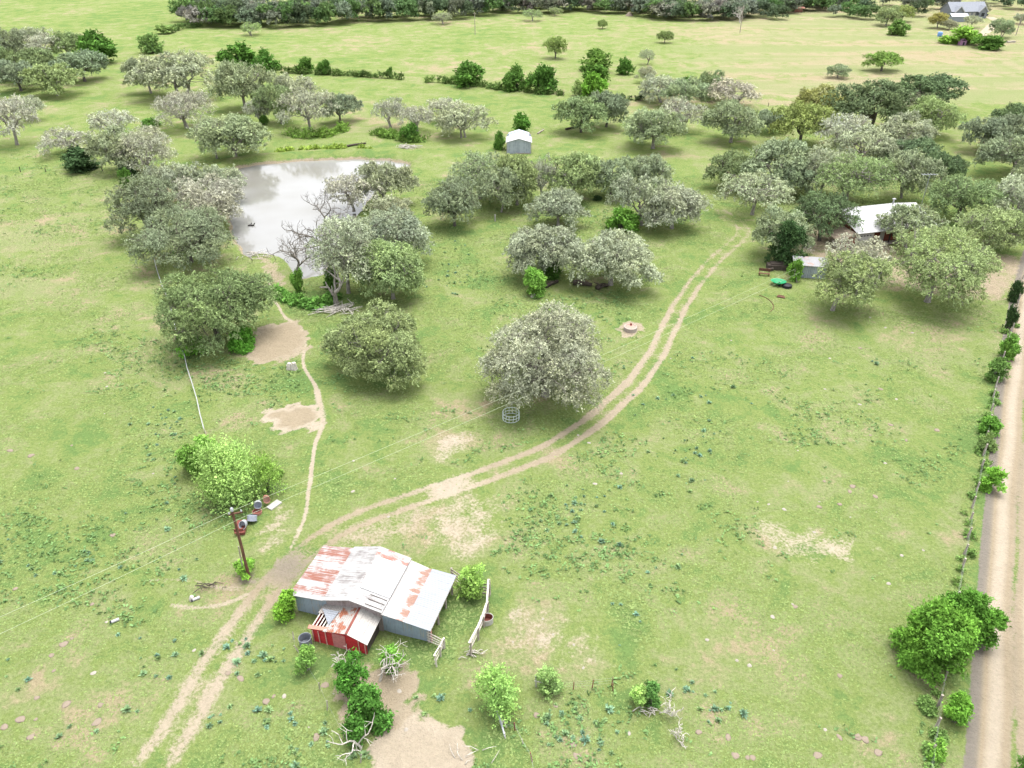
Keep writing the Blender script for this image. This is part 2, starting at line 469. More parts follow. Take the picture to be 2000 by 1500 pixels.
def foot_fn(u, L, S, px, py):
    w = .26 + .28 * gs(py, 800, 40)
    return (.86 + .08 * np.sin(S * .37)) * gs(L + .15 * np.sin(S * .7), 0, w * 1.25) * smooth(1.3, .9, np.abs(L)), np.full(L.shape, .9)
PATH = [(522, 545), (536, 588), (556, 616), (585, 642), (598, 668), (590, 700), (605, 735), (620, 770), (629, 805), (625, 842), (612, 890), (606, 915), (607, 945), (600, 985), (586, 1030), (568, 1085)]
PTH = strip('footpath', PATH, 1.3, 17, foot_fn, .011, .5)
strip('cattle_path', [(272, 1135), (330, 1132), (380, 1135), (430, 1148), (480, 1150)], 1.0, 13, lambda u, L, S, px, py: (.6 * gs(L, 0, .35) * smooth(1, .7, np.abs(L)), np.full(L.shape, .75)), .011, .5)
strip('cattle_path', [(325, 1180), (380, 1187), (430, 1182), (490, 1160)], 1.0, 13, lambda u, L, S, px, py: (.72 * gs(L, 0, .35) * smooth(1, .7, np.abs(L)), np.full(L.shape, .85)), .014, .5)
strip('garden_path', [(1140, 600), (1160, 585), (1215, 580), (1275, 560)], 1.0, 11, lambda u, L, S, px, py: (.45 * gs(L, 0, .5) * smooth(1, .7, np.abs(L)), np.full(L.shape, .6)), .016, .6)
strip('faint_track', [(1395, 405), (1420, 430), (1500, 432), (1560, 470), (1640, 500), (1720, 480)], 2.0, 13, lambda u, L, S, px, py: (.52 * gs(L, 0, 1.3) * smooth(2, 1.4, np.abs(L)), np.full(L.shape, .55)), .016, .8)
def road_fn(u, L, S, px, py):
    w = .25 * np.sin(S * .05) + .1 * np.sin(S * .31)
    e = np.abs(L)
    d = smooth(3.7, 3.1, e)
    tracks = np.maximum(gs(L + w, -1.35, .75), gs(L + w, 1.35, .65))
    med = gs(L + w, .05, .30) * (.42 + .2 * np.sin(S * .23))
    edge = smooth(2.0, 2.8, L) 
    return d - med, np.clip(.34 + .66 * tracks - .35 * edge - .26 * smooth(-2.1, -2.7, L), 0, 1)
ROAD = strip('gravel_road', [(1972, 1700), (1981, 1500), (1984, 1300), (1988, 1100), (1996, 900), (2006, 700), (2020, 590), (2050, 460), (2100, 330)], 4.6, 47, road_fn, .008, .8)
strip('far_driveway', [(1905, 75), (1925, 62), (1938, 50), (1948, 42), (1930, 32)], 2.6, 9, lambda u, L, S, px, py: (.95 * smooth(2.6, 1.8, np.abs(L)), np.full(L.shape, .95)), .02, 2)

PATCHES = []
def patch(name, pts, pale, rim, amount=.95, z=None, soft=1.0, cell=.3):
    z = .018 + .002 * len(PATCHES)
    P = spline(W2(pts + pts[:1]), .6); PATCHES.append(P)
    lo, hi = P.min(0) - 1.6, P.max(0) + 1.6
    def f(x, y):
        d = poly_sd(x, y, P) + .38 * np.sin(x * 1.3 + 2 * np.sin(y * .9)) + .30 * np.sin(2.3 * x - 1.9 * y + 1) + .22 * np.sin(4.1 * y + 3 * np.sin(x * 1.9)); return amount * smooth(-.8 * soft, .7 * soft, d), np.clip(pale + rim * gs(d, .5, .7), 0, 1)
    FEATS.append((lo, hi, f)); BUILD.append(lambda: patch_mesh(name, P, lo, hi, z, cell))
def patch_mesh(name, P, lo, hi, z, cell):
    xs = np.arange(lo[0], hi[0], cell); ys = np.arange(lo[1], hi[1], cell)
    X, Y = np.meshgrid(xs, ys)
    d = poly_sd(X, Y, P)
    keep = d > -1.5
    dirt, pl = wear(X, Y)
    dr, lu = fields(X, Y)
    n = len(xs); m = len(ys)
    j, k = np.meshgrid(np.arange(m - 1), np.arange(n - 1), indexing='ij')
    Q = np.stack([j * n + k, j * n + k + 1, (j + 1) * n + k + 1, (j + 1) * n + k], -1).reshape(-1, 4)
    ok = keep.ravel()[Q].all(1); Q = Q[ok]
    used = np.unique(Q); mp = np.full(n * m, -1); mp[used] = np.arange(len(used))
    V = np.stack([X, Y, .001 + z * smooth(-1.5, -.7, d)], -1).reshape(-1, 3)[used]
    f = lambda a: np.broadcast_to(a, X.shape).ravel()[used]
    me = np_mesh(name, V, mp[Q], vattr={'dry': f(dr), 'lush': f(lu), 'dirt': f(dirt), 'pale': f(pl)})
    tag(link(name, me, None, M_GROUND), kind='structure')
patch('bare_earth', [(478, 700), (470, 678), (500, 645), (545, 630), (585, 632), (602, 660), (598, 682), (560, 702), (515, 712)], .52, .2)
patch('bare_earth', [(512, 812), (532, 798), (575, 790), (622, 790), (633, 806), (626, 830), (600, 840), (558, 846), (528, 832)], .50, .5)
patch('bare_earth', [(650, 1370), (655, 1325), (690, 1300), (760, 1300), (812, 1304), (818, 1345), (806, 1385), (790, 1410), (770, 1425), (700, 1425), (665, 1400)], .55, .1)
patch('hay_litter', [(712, 1530), (722, 1455), (748, 1422), (790, 1405), (835, 1400), (870, 1412), (905, 1440), (930, 1455), (918, 1480), (900, 1530)], .80, .08)
patch('pale_scrape', [(1478, 1022), (1520, 1016), (1565, 1036), (1615, 1046), (1655, 1052), (1662, 1092), (1600, 1098), (1550, 1088), (1505, 1068)], .97, 0, .60, soft=2.2)
patch('pale_scrape', [(1670, 1065), (1700, 1060), (1710, 1072), (1680, 1080)], .9, 0, .5, soft=1.6)
patch('pale_scrape', [(890, 985), (930, 985), (960, 1020), (950, 1060), (920, 1085), (905, 1060), (925, 1030)], .95, 0, .60, soft=2.2)
patch('pale_scrape', [(845, 870), (870, 850), (905, 845), (925, 860), (890, 890), (855, 900)], .98, 0, .58, soft=2.0)
patch('pale_scrape', [(1040, 1245), (1070, 1235), (1085, 1250), (1050, 1270)], .95, 0, .62, soft=1.6)
patch('pale_scrape', [(1130, 1285), (1160, 1275), (1185, 1285), (1180, 1300), (1140, 1300)], .95, 0, .6, soft=1.6)
patch('pale_scrape', [(965, 1270), (985, 1235), (1005, 1190), (1018, 1195), (1005, 1240), (985, 1275)], .85, 0, .55, soft=1.4)
patch('worn_ring', [(1205, 640), (1222, 628), (1248, 632), (1258, 645), (1240, 658), (1215, 655)], .62, .1, .8)
patch('yard_earth', [(1560, 440), (1640, 430), (1700, 470), (1750, 480), (1840, 500), (1990, 500), (1995, 560), (1930, 590), (1760, 560), (1640, 520), (1570, 500)], .5, 0, .68, soft=3, cell=.6)
patch('pond_margin', [(505, 500), (540, 510), (560, 545), (545, 560), (520, 540)], .55, .1, .65, soft=1.5)
patch('rutted_mud', [(470, 1140), (500, 1120), (540, 1110), (570, 1125), (540, 1150), (500, 1160)], .25, 0, .6, soft=1.6)
patch('worn_ground', [(830, 990), (900, 965), (975, 975), (985, 1040), (950, 1090), (880, 1090), (840, 1050)], .9, 0, .52, soft=4)
patch('worn_ground', [(620, 1060), (700, 1020), (820, 985), (850, 1010), (800, 1050), (700, 1075)], .75, 0, .54, soft=3)
patch('worn_ground', [(985, 1200), (1060, 1180), (1180, 1220), (1200, 1290), (1100, 1310), (990, 1290), (960, 1260)], .85, 0, .42, soft=5)
patch('worn_ground', [(500, 1060), (530, 1000), (560, 1000), (560, 1050), (530, 1090)], .85, 0, .60, soft=2.5)

for f in BUILD: f()

# ---------------------------------------------------------------- trees
def unit(a): return a / (np.linalg.norm(a, axis=-1, keepdims=True) + 1e-9)
def leaf_quads(rng, P, Dn, Nn, size, aspect=.52):
    """rhombic leaf clusters at P, long axis along Dn, facing Nn"""
    n = len(P); Dn = unit(Dn); B = unit(np.cross(Dn, Nn)); s = size * rng.uniform(.45, 1.55, (n, 1))
    bend = unit(np.cross(B, Dn)) * s * .12
    V = np.stack([P - Dn * s * .5, P + B * s * aspect * .5 + bend, P + Dn * s * .5, P - B * s * aspect * .5 + bend], 1).reshape(-1, 3)
    return V, np.arange(n * 4).reshape(-1, 4)
def sprays(rng, C, R, n_total, length, k, size, droop, flat=.68, low=-.4):
    """leafy sprays growing out of the lobes C with radius R; returns verts, quads, tone, hue"""
    w = R ** 2 * rng.uniform(.35, 1.5, len(R)); w /= w.sum(); idx = rng.choice(len(C), n_total, p=w)
    u = unit(rng.normal(size=(n_total * 2, 3))); u = u[u[:, 2] > low][:n_total]
    while len(u) < n_total: u = np.vstack([u, u[:n_total - len(u)]])
    rad = rng.uniform(.45, 1.0, (n_total, 1)) ** .5
    O = C[idx] + u * R[idx][:, None] * rad * np.array([1, 1, flat])
    d = unit(u * 1.0 + rng.normal(size=u.shape) * .55 + np.array([0, 0, .10 - droop]))
    Ln = length * rng.uniform(.5, 1.25, (n_total, 1))
    tl = rng.uniform(0, 1, (n_total, k)); tt = tl[..., None]
    P = O[:, None] + d[:, None] * Ln[:, None] * tt
    P[..., 2] -= (droop * .5 * (Ln * tl) ** 2)
    P += rng.normal(size=P.shape) * size * .38
    Dn = d[:, None] + rng.normal(size=P.shape) * .6
    Nn = u[:, None] * .9 + np.array([0, 0, .60]) + rng.normal(size=P.shape) * .38
    V, Q = leaf_quads(rng, P.reshape(-1, 3), Dn.reshape(-1, 3), Nn.reshape(-1, 3), size)
    lobe_t = rng.normal(0, .08, len(C))[idx]
    tone = np.clip(.45 + lobe_t[:, None] + rng.normal(0, .17, (n_total, 1)) + rng.normal(0, .09, (n_total, k)), 0, 1)
    hue = np.clip(rng.normal(.35, .3, len(C))[idx][:, None] + rng.normal(0, .25, (n_total, k)), 0, 1)
    return V, Q, tone.ravel(), hue.ravel()
class Wood:
    def __init__(s): s.V, s.Q, s.n = [], [], 0
    def add(s, P, R, n=5):
        V, Q = tube(P, R, n); s.V.append(V); s.Q.append(Q + s.n); s.n += len(V)
    def mesh(s, name): return np_mesh(name, np.vstack(s.V), np.vstack(s.Q), smooth=True)
def bez(a, b, c, n=6):
    t = np.linspace(0, 1, n)[:, None]; return (1 - t) ** 2 * a + 2 * t * (1 - t) * b + t * t * c
def oak_meshes(seed, Wd, Ht, lobes=46, leaves=9000, leaf=.42, droop=.5, twigs=2, skirt=.14, off=(0, 0), density=1.0, trunks=1, flatness=1.0, lobe_r=.125, spray_k=9, spread=1.0):
    """spreading live oak: forked trunk, limbs that reach out and up, clumps of foliage over a low dome"""
    rng = np.random.default_rng(seed); R = Wd / 2
    a2, a3, a5 = rng.uniform(0, 6.3, 3)
    zc = Ht * .47
    C, Rl = [], []
    tries = 0
    while len(C) < lobes and tries < 4000:
        tries += 1
        ph = rng.uniform(0, 2 * np.pi); e = np.arcsin(rng.uniform(-.22, 1.0))
        k = rng.uniform(.70, .96) if rng.random() < .8 else rng.uniform(.3, .65)
        Rp = R * (1.04 + .13 * np.sin(2 * ph + a2) + .13 * np.sin(3 * ph + a3) + .09 * np.sin(5 * ph + a5))
        lr = lobe_r * (Wd * Ht * Ht) ** (1 / 3) * rng.uniform(.7, 1.35)
        ce = np.cos(e) ** .6; se = np.sin(e)
        x, y = (Rp - lr * .55) * k * ce * np.cos(ph), (Rp - lr * .55) * k * ce * np.sin(ph)
        z = zc + ((Ht - zc - lr * .6) * k ** .7 * se if se > 0 else (zc - Ht * skirt) * se * 2.2)
        z += Ht * .05 * np.sin(3.1 * x / R + a2) * np.cos(2.7 * y / R + a3)
        c = np.array([x, y, max(z, Ht * skirt)])
        if C and min(np.linalg.norm((c - q) * np.array([1, 1, 1.3])) for q in C) < lr * 1.42 * spread: continue
        C.append(c); Rl.append(lr)
    C, Rl = np.array(C), np.array(Rl)
    C[:, 0] += off[0] * Wd * np.clip(C[:, 2] / Ht * 1.6, 0, 1); C[:, 1] += off[1] * Wd * np.clip(C[:, 2] / Ht * 1.6, 0, 1)
    ns = max(60, int(leaves * density / spray_k))
    V, Q, tone, hue = sprays(rng, C, Rl, ns, Rl.mean() * .62, spray_k, leaf, droop)
    crown = np_mesh('crown', V, Q, fattr={'tone': tone, 'hue': hue})
    # wood
    wd = Wood(); tr = max(.16, .026 * Wd)
    for tk in range(trunks):
        ta = rng.uniform(0, 6.3); bo = np.array([math.cos(ta), math.sin(ta), 0]) * (0 if trunks == 1 else Wd * .05)
        lean = rng.normal(size=3) * .04 * Ht + (bo * .8); lean[2] = 0
        fork = bo + lean + np.array([off[0] * Wd * .15, off[1] * Wd * .15, 0]) + np.array([0, 0, Ht * rng.uniform(.20, .28)])
        base = bo + np.array([0, 0, -.25])
        wd.add(np.array([base, base + [0, 0, .45], bo + lean * .5 + [0, 0, Ht * .13], fork]), np.array([1.75, 1.2, 1.0, 1.0]) * tr / math.sqrt(trunks), 9)
        nl = 7 if trunks == 1 else 4
        az = np.sort(rng.uniform(0, 2 * np.pi, nl)) if trunks > 1 else np.arange(nl) * 2 * np.pi / nl + rng.normal(0, .25, nl)
        limbs = []
        for a in az:
            rr = R * rng.uniform(.45, .68); h = Ht * rng.uniform(.52, .76)
            end = np.array([math.cos(a) * rr + off[0] * Wd, math.sin(a) * rr + off[1] * Wd, h]); mid = fork + (end - fork) * .5 + np.array([0, 0, rng.uniform(-.04, .10) * Ht]) + rng.normal(size=3) * .05 * Wd * .5
            P = bez(fork, mid, end, 8); P[1:-1] += rng.normal(size=(6, 3)) * .013 * Wd
            wd.add(P, np.linspace(.62, .20, 8) * tr, 6); limbs.append(P)
        for i, c in enumerate(C):
            if trunks > 1 and i % trunks != tk: continue
            allp = np.vstack([L[2:] for L in limbs]); dist = np.linalg.norm(allp - c, axis=1) + .35 * np.maximum(0, allp[:, 2] - c[2]) * 3
            s = allp[np.argmin(dist)]; m = (s + c) / 2 + np.array([0, 0, .06 * Ht]) + rng.normal(size=3) * .02 * Wd
            P = bez(s, m, c, 6); P[1:-1] += rng.normal(size=(4, 3)) * .008 * Wd
            wd.add(P, np.linspace(.22, .07, 6) * tr, 5)
            for q in range(twigs):
                u = unit(rng.normal(size=3) + np.array([0, 0, .25])); e = c + u * Rl[i] * rng.uniform(.75, 1.12) * np.array([1, 1, .8])
                s2 = P[rng.integers(3, 6)]; mm = (s2 + e) / 2 + rng.normal(size=3) * .12 * Rl[i]
                wd.add(bez(s2, mm, e, 4), np.linspace(.085, .03, 4) * tr, 4)
                if twigs > 3:
                    for z_ in range(2):
                        e2 = mm + unit(rng.normal(size=3) + u) * Rl[i] * rng.uniform(.4, .8)
                        wd.add(bez(mm, (mm + e2) / 2 + rng.normal(size=3) * .06, e2, 3), np.linspace(.05, .022, 3) * tr, 4)
    return wd.mesh('trunk'), crown
def bush_meshes(seed, Wd, Ht, lobes=14, leaves=3000, leaf=.4, droop=.1, slen=.9, col=False, pointy=0.0, up=.2):
    """rounded bush or small leafy tree clothed to the ground, with a few stems inside"""
    rng = np.random.default_rng(seed); R = Wd / 2; C, Rl = [], []
    base_r = (Wd * Wd * Ht) ** (1 / 3); tries = 0
    while len(C) < lobes and tries < 3000:
        tries += 1
        ph = rng.uniform(0, 6.283); h = rng.uniform(.10, .92)
        prof = math.sin(math.pi * min(1, max(0.05, (h * .80 + .17)))) ** .6 * (1 - pointy * h)
        lr = base_r * rng.uniform(.10, .19) * (1 - pointy * .5 * h) * (14 / max(lobes, 14)) ** .25; k = rng.uniform(.55, 1.05) if rng.random() < .75 else rng.uniform(.05, .5)
        rr = max(0, R * prof * (1 + .16 * math.sin(2 * ph + seed) + .12 * math.sin(3 * ph + seed * 2)) - lr * .8) * k
        q = np.array([rr * math.cos(ph), rr * math.sin(ph), max(lr * .5, h * Ht - lr * .45)])
        if C and min(np.linalg.norm(q - o_) for o_ in C) < lr * 1.15: continue
        C.append(q); Rl.append(lr)
    C, Rl = np.array(C), np.array(Rl)
    k = 8
    V, Q, tone, hue = sprays(rng, C, Rl, max(30, leaves // k), Rl.mean() * slen, k, leaf, droop - up, .95, -.7)
    V[:, 2] = np.maximum(V[:, 2], .02)
    crown = np_mesh('crown', V, Q, fattr={'tone': tone, 'hue': hue})
    wd = Wood(); tr = max(.05, .018 * Wd)
    for i, c in enumerate(C[:9]):
        b = np.array([rng.normal() * .05 * Wd, rng.normal() * .05 * Wd, -.15])
        wd.add(bez(b, np.array([b[0] + c[0] * .2, b[1] + c[1] * .2, c[2] * .6]), c, 6), np.linspace(1, .3, 6) * tr, 5)
    return wd.mesh('stems'), crown
def dead_mesh(seed, Ht, spread=1.0, depth=5, rad=None, lean=(0, 0), start=.28, kink=.3, name='dead_tree'):
    rng = np.random.default_rng(seed); wd = Wood(); rad = rad or .035 * Ht
    def br(p, d, L, r, k):
        n = 5; P = [p]; dd = d.copy()
        for i in range(n):
            dd = unit(dd + rng.normal(size=3) * kink * .5 + np.array([0, 0, .03])); P.append(P[-1] + dd * L / n)
        P = np.array(P); wd.add(P, np.linspace(r, r * .55, n + 1), 7 if k == 0 else 5 if k < 3 else 4)
        if k >= depth: return
        for c in range(3 if k in (0, 1) else rng.integers(2, 4)):
            q = P[rng.integers(2, n + 1)] if c else P[-1]
            side = unit(np.cross(dd, rng.normal(size=3)))
            nd = unit(dd * (1.0 if c == 0 else .55) + side * spread * rng.uniform(.6, 1.15) + np.array([0, 0, .12]))
            br(q, nd, L * rng.uniform(.66, .88), max(.03, r * (.66 if c == 0 else .55)), k + 1)
    br(np.array([0, 0, -.2]), unit(np.array([lean[0], lean[1], 1.0])), Ht * start, rad, 0)
    return wd.mesh(name)

KIND = {  # leaf colour, bark, what kind of crown
    'oak':    ((.142, .172, .102), 'p', 'oak'),
    'green':  ((.110, .146, .068), 'd', 'oak'),
    'dark':   ((.072, .102, .052), 'd', 'oak'),
    'darkgrey': ((.118, .146, .092), 'd', 'oak'),
    'blue':   ((.150, .172, .118), 'p', 'oak'),
    'olive':  ((.142, .182, .082), 'p', 'oak'),
    'yellow': ((.145, .180, .062), 'd', 'oak'),
    'brown':  ((.165, .176, .112), 'p', 'oak'),
    'grey':   ((.180, .200, .138), 'p', 'grey'),
    'silver': ((.212, .224, .172), 'p', 'silver'),
    'pale':   ((.20, .225, .145), 'p', 'silver'),
    'dense':  ((.050, .105, .022), 'd', 'bush'),
    'bright': ((.095, .185, .036), 'd', 'bush'),
    'fresh':  ((.165, .265, .078), 'd', 'bush'),
    'cedar':  ((.030, .055, .022), 'd', 'bush'),
    'shrub':  ((.120, .175, .060), 'p', 'bush'),
}
VAR = {'oak': [], 'grey': [], 'silver': [], 'bush': [], 'far': []}
for i in range(6): VAR['oak'].append((oak_meshes(100 + i, 10, 6.6, lobes=40, leaves=17000, leaf=.28, twigs=2, trunks=1 + (i % 3 == 2)), 10, 6.6))
for i in range(4): VAR['grey'].append((oak_meshes(200 + i, 10, 6.6, lobes=38, leaves=14000, leaf=.26, twigs=5, droop=.7, trunks=1 + (i % 2)), 10, 6.6))
for i in range(4): VAR['silver'].append((oak_meshes(300 + i, 10, 6.6, lobes=34, leaves=8000, leaf=.235, twigs=7, droop=.8, trunks=1 + (i % 2)), 10, 6.6))
for i in range(5): VAR['bush'].append((bush_meshes(400 + i, 5, 4.2, lobes=16, leaves=3600, leaf=.42), 5, 4.2))
for i in range(5): VAR['far'].append((oak_meshes(500 + i, 10, 8.5, lobes=22, leaves=3000, leaf=.70, twigs=0, skirt=.05, lobe_r=.15), 10, 8.5))
VC = {k: 0 for k in VAR}
RNG = random.Random(7)
SHADE = []     # where trees stand
def size_of(px, py, wpx, top, kindsh, zcf=.45):
    b = G(px, py); W_ = wpx * depth_of(b) / FPX
    zm = z_at(top, b.y); al = math.atan2(CAM_H, b.y)
    lo, hi = .1, 60.0
    for _ in range(40):
        h = (lo + hi) / 2; zc = zcf * h; c = h - zc; a = W_ * .42
        m = zc + math.sqrt((a * math.sin(al)) ** 2 + (c * math.cos(al)) ** 2) / math.cos(al)
        lo, hi = (h, hi) if m < zm else (lo, h)
    return b, W_, max(h, W_ * .28)
LEAF_GAIN = 1.95
def jit(c, a=.07):
    f = 1 + RNG.uniform(-a, a)
    return tuple(min(.6, max(.01, LEAF_GAIN * x * f * (1 + RNG.uniform(-a * .5, a * .5)))) for x in c) + (1,)
def leaf_obj(o, col): o.color = col; return o
PART_OF = {'oak': ('trunk', 'crown'), 'bush': ('stems', 'crown')}
def plant(px, py, wpx, top, kind, label, unique=None, name=None, cat=None, group=None, rz=None, tint=None):
    col, bark, fam = KIND[kind]
    b, Wd, Ht = size_of(px, py, wpx, top, fam)
    bushy = fam == 'bush'
    treeish = not bushy or ' tree' in ' ' + ' '.join(label.split()[:5])
    nm0 = 'oak_tree' if not bushy else 'leafy_tree' if treeish else 'cedar_bush' if kind == 'cedar' else 'bush'
    name = name or nm0; cat = cat or ('tree' if treeish else 'bush')
    r = empty(name, b, label, cat, group, (0.0 if unique and 'off' in unique else RNG.uniform(0, 6.28)) if rz is None else rz)
    if unique is not None:
        if not bushy: Wd *= .93
        kw = dict(unique); kw['leaves'] = int(kw.get('leaves', 3000) * 1.6); seed = kw.pop('seed', int(px * 7 + py))
        wm, cm = (bush_meshes if bushy else oak_meshes)(seed, Wd, Ht, **kw); sx = sz = 1.0
    else:
        (wm, cm), w0, h0 = VAR[fam][VC[fam] % len(VAR[fam])]; VC[fam] += 1
        sx, sz = (1.17 if not bushy else 1.06) * Wd / w0, 1.10 * Ht / h0
    bm = {'p': M_BARKP, 'd': M_BARK}[bark]
    for me, nm, mt in ((wm, PART_OF['bush' if bushy else 'oak'][0], bm), (cm, 'crown', M_LEAF)):
        if len(me.materials) == 0: me.materials.append(None)
        o = bpy.data.objects.new(nm, me); COL.objects.link(o); o.parent = r
        o.material_slots[0].link = 'OBJECT'; o.material_slots[0].material = mt
        o.scale = (sx, sx * RNG.uniform(.92, 1.08) if unique is None else 1, sz)
        if nm == 'crown': o.color = jit(tint or col)
    SHADE.append((b.x, b.y, Wd))
    return r
BIG = lambda **k: dict(dict(lobes=75, leaves=34000, leaf=.235, lobe_r=.12, twigs=4, skirt=.10), **k)
MID = lambda **k: dict(dict(lobes=55, leaves=17000, leaf=.27, lobe_r=.13, twigs=4, skirt=.12), **k)
